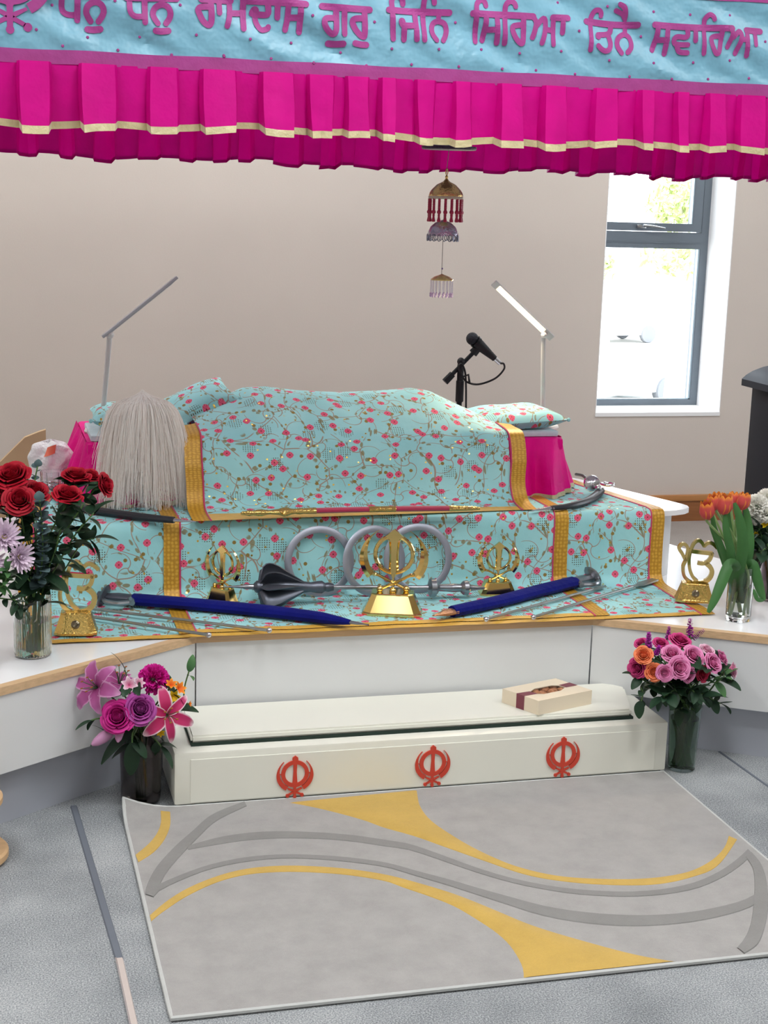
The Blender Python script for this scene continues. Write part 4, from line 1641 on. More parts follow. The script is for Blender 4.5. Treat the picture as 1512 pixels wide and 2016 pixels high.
def sabre(label, px, zt, widths, thin, hilt):
    t = thing('curved_sabre', label, 'sword', (0, 0, 0))
    P = spline([at(a, b, z=zt) for a, b in px], 7)
    n = len(P)
    mb = MB()
    SEG = 10
    vs, fs = [], []
    for k, p in enumerate(P):
        d = (P[min(k + 1, n - 1)] - P[max(k - 1, 0)]).normalized()
        s = V((-d.y, d.x, 0)).normalized()
        w = ipl([i / (len(widths) - 1) for i in range(len(widths))], widths, k / (n - 1))
        for q in range(SEG):
            a = 2 * PI * q / SEG
            vs.append(p + s * math.cos(a) * w * .5 + V((0, 0, .0125 * math.sin(a) * min(1, w / .03))))
    for k in range(n - 1):
        for q in range(SEG):
            r = (q + 1) % SEG
            fs.append((k * SEG + q, k * SEG + r, (k + 1) * SEG + r, (k + 1) * SEG + q))
    fs += [tuple(reversed(range(SEG))), tuple((n - 1) * SEG + q for q in range(SEG))]
    mb.add(vs, fs)
    obj('scabbard', mb, M_blk2, t)
    e0 = P[0]
    dd = (P[0] - P[2]).normalized()
    tp = at(*thin, z=zt - .004)
    obj('steel_tip', MB().tube([e0 - dd * .01, e0, tp], [.011, .0095, .003], 10, flat=.7), M_silver, t)
    m = P[-1]
    d1 = (P[-1] - P[-3]).normalized()
    if hilt:
        c1 = at(1165, 951, z=zt + .022)
        obj('pommel_disc', MB().lathe([(.001, -.010), (.020, -.008), (.031, 0), (.027, .010), (.012, .017), (.001, .019)], 20, Matrix.Translation(c1) @ frame_z(V((-.25, -.85, .35)))), M_silver, t)
        g = MB()
        g.tube([m - d1 * .012, m + d1 * .012, c1 + V((0, .01, -.004))], [.017, .016, .010], 10)
        g.ball(at(1178, 961, z=zt + .016), .013, 10, 8)
        obj('grip', g, M_silver, t)
        ring = [at(1196, 953, z=zt + .008) + V((math.cos(a) * .024, math.sin(a) * .028, 0)) for a in [2 * PI * i / 20 for i in range(20)]]
        obj('guard_ring', MB().tube(ring, .0052, 8, closed=True), M_silver, t)
        obj('bow', MB().tube(spline([at(1134, 934, z=zt), at(1146, 936, z=zt + .01), at(1152, 940, z=zt + .01), at(1158, 945, z=zt + .01)], 4), .006, 8), M_blk2, t)
    else:
        s = V((-d1.y, d1.x, 0))
        g = MB()
        g.tube([m - d1 * .01, m + d1 * .05, m + d1 * .10], [.014, .015, .012], 10)
        obj('grip', g, M_silver, t)
        obj('pommel_disc', MB().lathe([(.001, -.006), (.026, -.005), (.03, 0), (.012, .01), (.001, .016)], 18, Matrix.Translation(m + d1 * .105) @ frame_z(d1)), M_silver, t)
    return t


zt = ZU + .018
sabre('curved black sabre with a steel tip lying under the hair whisk', [(343, 1024), (290, 1019), (230, 1011), (180, 1003), (140, 992), (112, 975)], zt, [.026, .030, .032, .034, .036, .036], (386, 1027), False)
sabre('curved black sabre with a mirror-bright hilt lying at the right end of the tier', [(1084, 1000), (1110, 998), (1135, 993), (1158, 985), (1174, 975), (1182, 966)], zt, [.020, .024, .030, .034, .036, .034], (1048, 1005), True)
# ------------------------------------------------------------------ cream step box with a slot
M_cream = mat('cream_enamel', rgb(228, 228, 217), .35, noise=.012, nscale=6)
M_dkgap = mat('dark_gap', rgb(30, 48, 40), .8)
M_red = mat('red_acrylic', rgb(200, 66, 48), .4)
BX0, BX1, BY0, BY1 = .512, 2.058, 4.132, 4.452
bz = .176
sb = thing('step_box', 'long low cream metal box with three red emblems in front of the stage', 'box', (0, 0, 0))
b = MB()
b.bbox((BX0, BY0, .012), (BX1, BY0 + .30, bz - .004), .008)
obj('body', b, M_cream, sb)
obj('plinth', MB().box((BX0 + .012, BY0 + .010, 0.004), (BX1 - .012, BY0 + .29, .014)), M_dkgap, sb, False)
# thin outline of the front drawer panel
p = MB()
fx0, fx1, fz1 = BX0 + .047, BX1 - .041, .150
p.bbox((fx0, BY0 - .0025, .018), (fx1, BY0 + .004, fz1), .0012)
obj('front_panel', p, M_cream, sb, False)
# raised lid, open a finger's width at the front
lid = [(BX0 + .03, 4.185), (BX1 - .095, 4.205), (BX1 - .062, 4.452), (BX0 + .065, 4.452)]
obj('slot', MB().prism([(BX0 + .055, 4.178), (BX1 - .10, 4.178), (BX1 - .10, 4.42), (BX0 + .055, 4.42)], bz - .006, bz + .004), M_dkgap, sb, False)
l = MB()
bm = bmesh.new()
lo = [(BX0 + .055, 4.184), (BX1 - .105, 4.184), (BX1 - .035, 4.40), (BX1 - .075, 4.452), (BX0 + .10, 4.452), (BX0 + .06, 4.43)]
vb = [bm.verts.new((x, y, bz + .004)) for x, y in lo]
vt = [bm.verts.new((x, y, bz + .026)) for x, y in lo]
bm.faces.new(list(reversed(vb)))
bm.faces.new(vt)
for i in range(len(lo)):
    j = (i + 1) % len(lo)
    bm.faces.new((vb[i], vb[j], vt[j], vt[i]))
bmesh.ops.bevel(bm, geom=list(bm.edges), offset=.006, segments=2, affect='EDGES')
bm.verts.index_update()
l.add([v.co.copy() for v in bm.verts], [tuple(v.index for v in f.verts) for f in bm.faces])
bm.free()
obj('lid', l, M_cream, sb)
for px, py in ((580.5, 1529), (851.5, 1507.5), (1108, 1490)):
    c = at(px, py, Y=BY0 - .003)
    H = .132
    mb = MB()
    flat_khanda(mb, Matrix.Translation((c.x, BY0 - .0025, c.z - H * .5)) @ Matrix.Scale(H, 4) @ FACE, .035)
    obj('emblem', mb, M_red, sb, False)

# ------------------------------------------------------------------ gift box on the lid
zl = bz + .0265
gc = [at(988, 1383, z=zl), at(1059, 1408, z=zl), at(1164, 1386, z=zl)]
dx = (gc[2] - gc[1])
dy = (gc[0] - gc[1])
gl, gd = dx.length, dy.length
ang = math.atan2(dx.y, dx.x)
gb = thing('sweet_box', 'cream cardboard sweet box with maroon ribbon and clear window on the step box lid', 'box', gc[1], ang)
M_card = mat('cream_card', rgb(230, 216, 192), .6)
M_maroon = mat('maroon_ribbon', rgb(122, 56, 70), .45)
# work in a local frame whose x is the long front edge; the left end runs along its own direction
loc_dy = Matrix.Rotation(-ang, 3, 'Z') @ dy
gh = .046
S = V((loc_dy.x, loc_dy.y, 0))
def gp(u, v, z):
    return V((gl * u, 0, z)) + S * v
mb = MB()
vs = [gp(0, 0, 0), gp(1, 0, 0), gp(1, 1, 0), gp(0, 1, 0), gp(0, 0, gh), gp(1, 0, gh), gp(1, 1, gh), gp(0, 1, gh)]
mb.add(vs, [(0, 3, 2, 1), (0, 1, 5, 4), (1, 2, 6, 5), (2, 3, 7, 6), (3, 0, 4, 7)])
# top with an eight-sided opening
ow = [(.22, .38), (.30, .30), (.62, .30), (.78, .42), (.78, .60), (.70, .68), (.38, .68), (.22, .56)]
outer = [(0, 0), (.3, 0), (.7, 0), (1, 0), (1, 1), (.7, 1), (.3, 1), (0, 1)]
outer = [(0, .3), (0, 0), (1, 0), (1, .35), (1, .7), (1, 1), (0, 1), (0, .7)]
n0 = len(mb.v)
mb.add([gp(u, v, gh) for u, v in outer] + [gp(u, v, gh) for u, v in ow] + [gp(u, v, gh - .003) for u, v in ow],
       [(i, (i + 1) % 8, 8 + (i + 1) % 8, 8 + i) for i in range(8)] + [(8 + i, 8 + (i + 1) % 8, 16 + (i + 1) % 8, 16 + i) for i in range(8)])
obj('carton', mb, M_card, gb, False)
e = .0008
r = MB()
r.add([gp(-.004, .38, .0), gp(-.004, .60, 0), gp(-.004, .60, gh + e), gp(-.004, .38, gh + e)], [(0, 3, 2, 1)])
r.add([gp(-.004, .38, gh + e), gp(.235, .37, gh + e), gp(.215, .57, gh + e), gp(-.004, .60, gh + e)], [(0, 1, 2, 3)])
obj('ribbon', r, M_maroon, gb, False)
obj('ribbon', MB().add([gp(.785, .40, gh + e), gp(1.002, .40, gh + e), gp(1.002, .62, gh + e), gp(.785, .60, gh + e)], [(0, 1, 2, 3)]), M_maroon, gb, False)
obj('window_film', MB().add([gp(u, v, gh - .002) for u, v in ow], [tuple(range(8))]), mat('clear_film', (.8, .8, .84, 1), .08, trans=1.0, ior=1.05), gb, False)
obj('tray', MB().add([gp(.05, .05, .004), gp(.95, .05, .004), gp(.95, .95, .004), gp(.05, .95, .004)], [(0, 1, 2, 3)]), mat('dark_tray', rgb(96, 88, 96), .6), gb, False)
M_ladoo = mat('orange_sweet', rgb(206, 142, 96), .7, noise=.2, nscale=60, bump=.5, bscale=200)
sw = MB().ball((0, 0, 0), .0185, 12, 8).mesh('sweet')
sw.materials.append(M_ladoo)
for u in (.22, .42, .62, .80):
    for v in (.28, .52, .76):
        o = bpy.data.objects.new('sweet', sw)
        COL.objects.link(o)
        o.location = gb.matrix_basis @ gp(u, v, .0235)
        tag(o, 'round orange sweet inside the cream sweet box under its window', 'sweet', 'sweets in the gift box')

# ------------------------------------------------------------------ rug
ZR = .012
rug = thing('patterned_rug', 'light grey rug with yellow and dark grey curves in front of the step box', 'rug', (0, 0, 0))
M_pile = pile_mat('rug_light', rgb(158, 156, 154), .09)
M_pileo = pile_mat('rug_oval', rgb(178, 176, 175), .05)
M_pyel = pile_mat('rug_yellow', rgb(194, 160, 78), .07)
M_pgry = pile_mat('rug_grey', rgb(132, 131, 129), .07)
UX0, UX1, UY0, UY1 = .366, 2.050, 2.984, 4.128
def rug_z(x, y):
    # the far left corner curls up against the box
    d = max(0.0, 1 - math.hypot((x - UX0) / .16, (y - UY1) / .12))
    return ZR + .040 * d * d
rg = MB()
NXr, NYr = 56, 40
def rfn(u, v):
    x, y = UX0 + (UX1 - UX0) * u, UY0 + (UY1 - UY0) * v
    return (x, y, rug_z(x, y))
rg.shell(rfn, NXr, NYr, ZR - .001)
obj('pile', rg, M_pile, rug, True, .9)
bd = []
N = 40
for i in range(N):
    bd.append((UX0 + (UX1 - UX0) * i / N, UY0))
for i in range(N):
    bd.append((UX1, UY0 + (UY1 - UY0) * i / N))
for i in range(N):
    bd.append((UX1 - (UX1 - UX0) * i / N, UY1))
for i in range(N):
    bd.append((UX0, UY1 - (UY1 - UY0) * i / N))
obj('bound_edge', MB().tube([(x, y, rug_z(x, y) - .0045) for x, y in bd], .0062, 6, closed=True), cloth_mat('rug_binding', rgb(190, 192, 190), .8, .05, wrinkle=.2), rug)


def rp(px, py):
    p = at(px, py, z=ZR)
    x, y = min(max(p.x, UX0 + .004), UX1 - .004), min(max(p.y, UY0 + .004), UY1 - .002)
    return V((x, y, 0))


_ih = [0]


def inlay(name, A, B, m, h=.0022, n=48):
    _ih[0] += 1
    h = .0009 + .00025 * _ih[0]
    """strip of carved pile between two traced boundaries of the rug's pattern"""
    def res(pts):
        P = spline([rp(*q) for q in pts], 6)
        L = path_lengths(P)
        out = []
        for i in range(n + 1):
            s = L[-1] * i / n
            k = 0
            while k < len(P) - 2 and L[k + 1] < s:
                k += 1
            t = (s - L[k]) / max(1e-9, L[k + 1] - L[k])
            out.append(P[k].lerp(P[k + 1], min(1, t)))
        return out
    a, b = res(A), res(B)
    for p in a + b:
        p.x = min(max(p.x, UX0 + .004), UX1 - .004)
        p.y = min(max(p.y, UY0 + .004), UY1 - .002)
    mb = MB()
    vs = []
    for i in range(n + 1):
        for t in (0, .06, .5, .94, 1):
            q = a[i].lerp(b[i], t)
            vs.append(V((q.x, q.y, rug_z(q.x, q.y) + (h if 0 < t < 1 else -.001))))
    fs = []
    for i in range(n):
        for k in range(4):
            fs.append((i * 5 + k, i * 5 + k + 1, (i + 1) * 5 + k + 1, (i + 1) * 5 + k))
    mb.add(vs, fs)
    return obj(name, mb, m, rug)


def stroke(name, c, w, m, h=.0022):
    """band of the rug's pattern along a traced centre line; w = widths in photograph pixels measured vertically"""
    ww = w if isinstance(w, (list, tuple)) else [w] * len(c)
    A, B = [], []
    for i, (x, y) in enumerate(c):
        a, b = c[max(i - 1, 0)], c[min(i + 1, len(c) - 1)]
        d = V((b[0] - a[0], b[1] - a[1])).normalized()
        nn = V((-d.y, d.x))
        A.append((x + nn.x * ww[i] / 2, y + nn.y * ww[i] / 2))
        B.append((x - nn.x * ww[i] / 2, y - nn.y * ww[i] / 2))
    return inlay(name, A, B, m, h)


def z6(x, y):
    return (x * .5026, 1540 + y * .5026)


def z7(x, y):
    return (752 + x * .5026, 1480 + y * .5026)


inlay('yellow_curve',
      [z7(150, 150), z7(152, 175), z7(160, 215), z7(200, 270), z7(300, 340), z7(400, 395), z7(530, 450), z7(700, 488), z7(900, 499), z7(1060, 494), z7(1200, 470), z7(1290, 425), z7(1340, 375), z7(1357, 330)],
      [z6(1120, 82), z6(1200, 96), z6(1300, 118), z6(1420, 150), z7(0, 297), z7(120, 330), z7(240, 372), z7(400, 428), z7(560, 482), z7(720, 510), z7(900, 523), z7(1080, 520), z7(1220, 490), z7(1315, 448), z7(1392, 345)], M_pyel, n=60)
inlay('yellow_curve',
      [z6(584, 522), z6(650, 468), z6(735, 415), z6(850, 368), z6(960, 340), z6(1080, 328), z6(1200, 328), z6(1350, 338), z6(1512, 362), z7(150, 516), z7(300, 562), z7(450, 622), z7(600, 683), z7(800, 742), z7(1000, 793), z7(1165, 824)],
      [z6(592, 546), z6(640, 508), z6(735, 446), z6(850, 393), z6(960, 364), z6(1080, 353), z6(1200, 353), z6(1350, 363), z6(1500, 386), z7(80, 532), z7(180, 566), z7(280, 606), z7(380, 666), z7(450, 716), z7(500, 770), z7(536, 840), z7(542, 890)], M_pyel, n=60)
stroke('yellow_curve', [z6(648, 118), z6(648, 165), z6(628, 215), z6(590, 260), z6(532, 300)], [20, 20, 20, 20, 18], M_pyel)
stroke('grey_curve', [z6(735, 258), z6(850, 232), z6(950, 216), z6(1050, 208), z6(1150, 207), z6(1280, 212), z6(1400, 223), z6(1512, 240), z7(100, 372), z7(200, 404), z7(300, 440), z7(400, 474), z7(520, 508), z7(650, 534), z7(780, 551), z7(950, 559), z7(1100, 550), z7(1230, 524), z7(1330, 480), z7(1400, 432), z7(1442, 392)],
       [8, 14, 15, 15, 14, 13, 13, 13, 12, 11, 10, 9, 9, 9, 10, 10, 11, 13, 14, 15, 14], M_pgry)
stroke('grey_curve', [z6(590, 440), z6(626, 412), z6(720, 370), z6(820, 334), z6(950, 306), z6(1080, 293), z6(1200, 293), z6(1350, 303), z6(1512, 325), z7(120, 474), z7(250, 510), z7(380, 550), z7(500, 586), z7(620, 621), z7(750, 645), z7(900, 660), z7(1050, 662), z7(1200, 650), z7(1330, 626), z7(1430, 596), z7(1490, 560)],
       [16, 12, 10, 9, 9, 8, 8, 9, 9, 10, 12, 14, 17, 20, 22, 23, 22, 21, 20, 19, 18], M_pgry)
stroke('grey_curve', [z6(960, 82), z6(840, 140), z6(765, 205), z6(695, 272), z6(632, 345), z6(596, 415), z6(586, 446)], [14, 16, 18, 22, 24, 24, 18], M_pgry)
stroke('grey_curve', [z7(1436, 404), z7(1470, 452), z7(1484, 520), z7(1484, 600), z7(1472, 680), z7(1448, 740), z7(1410, 785)], [16, 20, 26, 30, 30, 30, 26], M_pgry)

# ------------------------------------------------------------------ cable covers on the carpet
s0, s1, s2 = at(145, 1588, z=0), at(235, 1890, z=0), at(268, 2040, z=0)
fc = thing('floor_cable_cover', 'narrow floor strip on the carpet left of the rug, dark then pale', 'cable cover', (0, 0, 0))
def strip(name, a, b, w, m, h=.004):
    d = (b - a).normalized()
    n = V((-d.y, d.x, 0)) * w / 2
    mb = MB()
    vs = [a - n, b - n, b + n, a + n]
    tp = [V((p.x, p.y, h)) for p in (a - n * .7, b - n * .7, b + n * .7, a + n * .7)]
    mb.add([V((p.x, p.y, .0005)) for p in vs] + tp, [(4, 5, 6, 7), (0, 1, 5, 4), (1, 2, 6, 5), (2, 3, 7, 6), (3, 0, 4, 7)])
    return obj(name, mb, m, fc, False)
strip('dark_strip', s0, s1, .020, mat('dark_tape', rgb(104, 110, 120), .7))
strip('pale_strip', s1, s2, .019, mat('pale_cover', rgb(196, 184, 178), .35), .006)
strip('metal_edge', s1 + V((-.008, 0, 0)), s2 + V((-.008, 0, 0)), .005, mat('bright_edge', rgb(230, 230, 232), .2, metal=.9), .0075)
s3, s4 = at(1416, 1480, z=0), at(1530, 1561, z=0)
fc = thing('floor_tape', 'dark tape line on the carpet to the right of the rose vase on the floor', 'tape', (0, 0, 0))
strip('tape', s3, s4, .010, mat('dark_tape', rgb(104, 110, 120), .7), .002)

# ------------------------------------------------------------------ small two-tier wooden stand at the left edge
M_beech = mat('beech', rgb(206, 170, 128), .5, noise=.08, nscale=5, stretch=(1, 8, 8))
ws = thing('wooden_stand', 'small round two-tier wooden stand at the left edge on the carpet', 'stand', (-.083, 3.90, 0))
obj('lower_disc', MB().lathe([(.001, .004), (.120, .004), (.126, .010), (.126, .026), (.120, .032), (.001, .032)], 36), M_beech, ws)
obj('upper_disc', MB().lathe([(.001, .158), (.108, .158), (.114, .162), (.114, .176), (.108, .182), (.001, .182)], 36), M_beech, ws)
for k in range(3):
    a = 2 * PI * k / 3 + .2
    obj('post', MB().lathe([(.012, .030), (.009, .06), (.009, .13), (.012, .16)], 10, Matrix.Translation((math.cos(a) * .085, math.sin(a) * .085, 0))), mat('grey_post', rgb(170, 174, 178), .4), ws)
for k in range(3):
    a = 2 * PI * k / 3 + .7
    obj('foot', MB().lathe([(.012, 0), (.014, .003), (.012, .006)], 8, Matrix.Translation((math.cos(a) * .08, math.sin(a) * .08, 0))), M_rub, ws)
# ------------------------------------------------------------------ canopy
CX0, CX1, CY0, CY1 = -.42, 3.15, 4.2, 5.62
M_blue = cloth_mat('sky_blue_satin', rgb(110, 160, 181), .42, .05, wrinkle=.7, wscale=6, sheen=.0)
M_mag = cloth_mat('magenta_cloth', rgb(146, 44, 120), .65, .08, wrinkle=.12, wscale=30)
can = thing('canopy', 'bright pink and blue fabric canopy with lettering hanging over the stage', 'canopy', (0, 0, 0))
PZ0, PZ1 = 2.106, 2.340
def pel_y(x, z):
    k = sstep(PZ0, PZ0 + .03, z) * sstep(PZ1, PZ1 - .03, z)
    return CY0 + k * (.0055 * math.sin(x * 11 + z * 34) + .0045 * math.sin(x * 23 + z * 52 + 1) + .0028 * math.sin(x * 49 + z * 70))
def slope(x):
    return .0035 * (x - 1.2)          # the front hangs a little lower on the left
obj('pelmet', MB().grid(lambda u, v: (CX0 + (CX1 - CX0) * u, pel_y(CX0 + (CX1 - CX0) * u, PZ0 + (PZ1 - PZ0) * v), PZ0 + (PZ1 - PZ0) * v + slope(CX0 + (CX1 - CX0) * u)), 260, 16), M_blue, can)
def band(z0, z1, dy=-.002, n=120):
    return MB().shell(lambda u, v: (CX0 + (CX1 - CX0) * u, CY0 + dy + .0015 * math.sin(u * 90), z0 + (z1 - z0) * v + slope(CX0 + (CX1 - CX0) * u) + .0012 * math.sin(u * 70)), n, 2, .004)
obj('magenta_band', band(2.072, 2.108), M_mag, can)
obj('magenta_band', band(2.337, 2.365), M_mag, can)
obj('upper_pelmet', MB().grid(lambda u, v: (CX0 + (CX1 - CX0) * u, CY0 + .001, 2.36 + .09 * v), 40, 2), M_blue, can)
tp = MB().box((CX0, CY0 + .004, 2.44), (CX1, CY1, 2.455))
obj('canopy_top', tp, cloth_mat('blue_canopy_cloth', rgb(214, 206, 214), .8, .04, transl=.5), can, False)
fr = MB()
for x in (CX0 + .02, CX1 - .02):
    for y in (CY0 + .03, CY1 - .03):
        fr.box((x - .015, y - .015, 2.455), (x + .015, y + .015, CZ))
fr.box((CX0, CY0 + .015, 2.455), (CX1, CY0 + .045, 2.485))
fr.box((CX0, CY1 - .045, 2.455), (CX1, CY1 - .015, 2.485))
obj('frame', fr, M_lampw, can, False)


def pleats(length, seed, step=(.045, .10)):
    """irregular box pleats: list of (s, depth) knots"""
    rr = random.Random(seed)
    s, out = 0.0, []
    d = 0
    while s < length + .2:
        w = rr.uniform(*step)
        dep = rr.uniform(.035, .075)
        out += [(s, 0.0), (s + .007, dep), (s + w * .5, dep * rr.uniform(.75, 1.1)), (s + w - .004, dep * rr.uniform(.6, 1)), (s + w + .004, rr.uniform(0, .006))]
        s += w + rr.uniform(.025, .085)
        out += [(s - (.5 * .012), rr.uniform(0, .006))]
    return out


def frill(a, b, ztop, zbot, seed, out, name, m, nz=8, gold=True, sag=0.0, gm=None, trim=.018, bow=1.0):
    a, b = V(a), V(b)
    d = (b - a)
    L = d.length
    d = d.normalized()
    n = V((d.y, -d.x, 0)) * out
    K = pleats(L, seed)
    xs, ys = [k[0] for k in K], [k[1] for k in K]
    rr = random.Random(seed + 1)
    ph = rr.uniform(0, 6)
    cols = []
    for i in range(len(xs) - 1):
        for t in (0, .5):
            s = xs[i] + (xs[i + 1] - xs[i]) * t
            if s <= L:
                cols.append(s)
    cols.append(L)
    W = len(cols)
    def pt(s, v):
        dep = ipl(xs, ys, s)
        k = .42 + .58 * (1 - v) * bow
        zb_ = zbot + .007 * math.sin(s * 5.3 + ph) + .005 * math.sin(s * 17 + ph) - .22 * dep - sag * math.sin(PI * s / L)
        p = a + d * (s + .006 * math.sin(s * 40 + v * 2) * (1 - v)) + n * dep * k
        return V((p.x, p.y, zb_ + (ztop + slope(p.x) - zb_) * v))
    def sheet(v0, v1, nv, off):
        mb = MB()
        vs, uvs = [], []
        for j in range(nv + 1):
            v = v0 + (v1 - v0) * j / nv
            for s in cols:
                vs.append(pt(s, v) + n * off)
                uvs.append((s, v * .18))
        fs = [(j * W + i, j * W + i + 1, (j + 1) * W + i + 1, (j + 1) * W + i) for j in range(nv) for i in range(W - 1)]
        mb.add(vs, fs, uvs)
        return mb
    obj(name, sheet(0, 1, nz, 0), m, can)
    tv = trim / (ztop - zbot)
    if gold:
        obj('gold_trim', sheet(-.002, tv, 1, .0016), gm or M_goldtrim, can)
    return pt


frill((CX0, CY0, 0), (CX1, CY0, 0), 2.076, 1.914, 3, 1, 'front_frill', M_pinkt)
frill((CX1, CY1, 0), (CX0, CY1, 0), 2.10, 1.880, 8, 1, 'back_frill', M_pinkt, sag=.014, gm=M_mag, trim=.012)
frill((CX0, CY1, 0), (CX0, CY0, 0), 2.10, 1.890, 12, 1, 'side_frill', M_pinkt)
frill((CX1, CY0, 0), (CX1, CY1, 0), 2.10, 1.890, 15, 1, 'side_frill', M_pinkt)
obj('back_pelmet', MB().box((CX0, CY1, 2.09), (CX1, CY1 + .004, 2.44)), M_blue, can, False)
for x in (CX0 - .004, CX1):
    obj('side_pelmet', MB().box((x, CY0, 2.09), (x + .004, CY1, 2.44)), M_blue, can, False)
# lettering traced from the banner: strokes in photograph pixels, put on the pelmet's plane
def LA(x, y): return (x / 4.2, y / 4.2)
def LB(x, y): return (370 + x / 4.086, y / 4.086)
def LC(x, y): return (750 + x / 3.979, y / 3.979)
def LD_(x, y): return (1130 + x / 3.958, y / 3.958)
def T(f, *pts): return [f(*p) for p in pts]


def words():
    W = []
    a = LA
    W.append([(T(a, (512, -30), (509, 40), (518, 85), (548, 112), (595, 122), (640, 118)), 10), (T(a, (640, -40), (640, 165)), 10.5), (T(a, (480, -36), (900, -28)), 11),
              (T(a, (785, -34), (785, 10)), 10), (T(a, (750, 175), (722, 130), (712, 90), (732, 42), (785, 20), (836, 42), (856, 90), (846, 132), (815, 178)), 10.5), (T(a, (726, 241), (775, 245), (830, 240)), 11.5),
              (T(a, (600, -80), (640, -95), (680, -80)), 10)])
    W.append([(T(a, (1070, -15), (1070, 75), (1086, 118), (1125, 140), (1195, 138)), 10), (T(a, (1195, -20), (1197, 188)), 10.5), (T(a, (1040, -18), (1460, -8)), 11),
              (T(a, (1335, -10), (1335, 32)), 10), (T(a, (1303, 195), (1274, 150), (1264, 110), (1285, 62), (1338, 40), (1388, 62), (1408, 112), (1398, 158), (1372, 195)), 10.5), (T(a, (1286, 257), (1335, 262), (1390, 256)), 11.5)])
    b = LB
    W.append([(T(b, (110, -6), (220, -2), (345, 4)), 12), (T(b, (446, 6), (700, 20), (945, 36)), 12), (T(b, (185, 20), (188, 165), (165, 203), (122, 172), (95, 120), (82, 78), (110, 56), (185, 55)), 11), (T(b, (253, 10), (253, 105)), 10),
              (T(b, (335, 0), (337, 110), (314, 212)), 10), (T(b, (335, 106), (445, 106)), 11), (T(b, (446, 0), (445, 232)), 11),
              (T(b, (640, 35), (640, 115), (540, 112)), 11), (T(b, (522, 104), (536, 80), (544, 84)), 13), (T(b, (542, 125), (552, 182), (590, 238), (640, 230), (650, 215)), 10),
              (T(b, (720, 38), (720, 142)), 10.5), (T(b, (804, 45), (800, 150), (784, 240)), 10.5), (T(b, (800, 142), (900, 145)), 11), (T(b, (905, 30), (897, 258)), 11)])
    W.append([(T(b, (1078, 50), (1260, 66), (1460, 80)), 12), (T(b, (1190, 62), (1190, 230), (1162, 276), (1118, 242), (1094, 192), (1108, 150), (1190, 146)), 11), (T(b, (1258, 72), (1256, 275)), 10.5),
              (T(b, (1418, 82), (1420, 268), (1402, 295), (1352, 248), (1322, 182), (1342, 152), (1418, 150)), 11), (T(b, (1130, 350), (1185, 356), (1247, 354)), 11.5), (T(b, (1342, 350), (1390, 360), (1432, 362)), 11.5)])
    c = LC
    W.append([(T(c, (60, 78), (300, 92), (535, 100)), 12), (T(c, (94, 305), (88, 60), (94, -10), (132, -34), (170, -12), (178, 30)), 10.5), (T(c, (270, 100), (276, 310)), 10.5),
              (T(c, (160, 168), (162, 180)), 13), (T(c, (165, 195), (190, 202), (270, 202)), 11), (T(c, (178, 205), (178, 312)), 10.5),
              (T(c, (335, 315), (335, 60), (342, -10), (378, -36), (408, -10), (416, 25)), 10), (T(c, (455, 105), (455, 155)), 9), (T(c, (432, 315), (405, 270), (400, 222), (416, 180), (455, 167), (500, 186), (515, 236), (506, 282), (486, 318)), 10)])
    W.append([(T(c, (712, 108), (950, 118), (1192, 130)), 12), (T(c, (744, 325), (740, 100), (748, 30), (785, 0), (812, 18), (820, 46)), 10), (T(c, (815, 130), (814, 200), (800, 315)), 10.5), (T(c, (815, 235), (900, 235)), 10.5), (T(c, (905, 130), (910, 335)), 10.5),
              (T(c, (967, 340), (968, 100), (978, 35), (1012, 12), (1042, 26), (1052, 52)), 10), (T(c, (1112, 140), (1110, 305), (1096, 342), (1058, 308), (1030, 250), (1030, 212), (1056, 200), (1110, 196)), 10.5),
              (T(c, (1188, 130), (1212, 175), (1200, 240), (1182, 295)), 10), (T(c, (1208, 210), (1272, 145), (1286, 200), (1276, 270), (1256, 338)), 10), (T(c, (1286, 232), (1340, 240)), 10), (T(c, (1345, 138), (1345, 350)), 9.5), (T(c, (1342, 140), (1460, 142)), 12), (T(c, (1420, 150), (1418, 258)), 10)])
    d = LD_
    W.append([(T(d, (102, 165), (290, 190), (495, 197)), 12), (T(d, (122, 390), (132, 190), (142, 125), (166, 84), (198, 80), (214, 100), (214, 122)), 9.5), (T(d, (292, 205), (272, 262), (192, 272)), 10.5), (T(d, (188, 275), (186, 285)), 12),
              (T(d, (270, 285), (280, 340), (266, 385), (236, 400), (204, 385), (180, 358)), 10), (T(d, (405, 200), (405, 258)), 9.5), (T(d, (364, 415), (338, 370), (334, 328), (352, 290), (395, 268), (432, 288), (447, 332), (440, 376), (412, 410)), 10),
              (T(d, (400, 168), (396, 112), (382, 62), (348, 36)), [6, 9, 10.5, 9]), (T(d, (392, 150), (372, 112), (324, 84)), [6, 8, 9])])
    W.append([(T(d, (620, 195), (900, 215), (1225, 222)), 12), (T(d, (646, 220), (640, 300), (618, 390)), 10.5), (T(d, (640, 312), (722, 314)), 10.5), (T(d, (726, 225), (712, 418)), 10.5),
              (T(d, (876, 225), (874, 288), (800, 288), (774, 312), (790, 345), (884, 350)), 10), (T(d, (796, 350), (818, 402), (882, 412)), 10), (T(d, (942, 230), (940, 318)), 10), (T(d, (1008, 418), (1010, 190), (1020, 142), (1050, 116), (1078, 130), (1086, 152)), 9.5),
              (T(d, (1150, 228), (1140, 330), (1126, 398), (1105, 420), (1084, 388), (1068, 330), (1070, 296), (1100, 283), (1146, 283)), 10), (T(d, (1212, 222), (1226, 270), (1194, 368)), 9.5), (T(d, (1228, 295), (1278, 246), (1296, 285), (1284, 340), (1254, 418)), 10),
              (T(d, (1290, 310), (1340, 310)), 10), (T(d, (1345, 235), (1340, 436)), 10), (T(d, (1342, 236), (1452, 246)), 12), (T(d, (1410, 250), (1408, 352)), 9)])
    return W


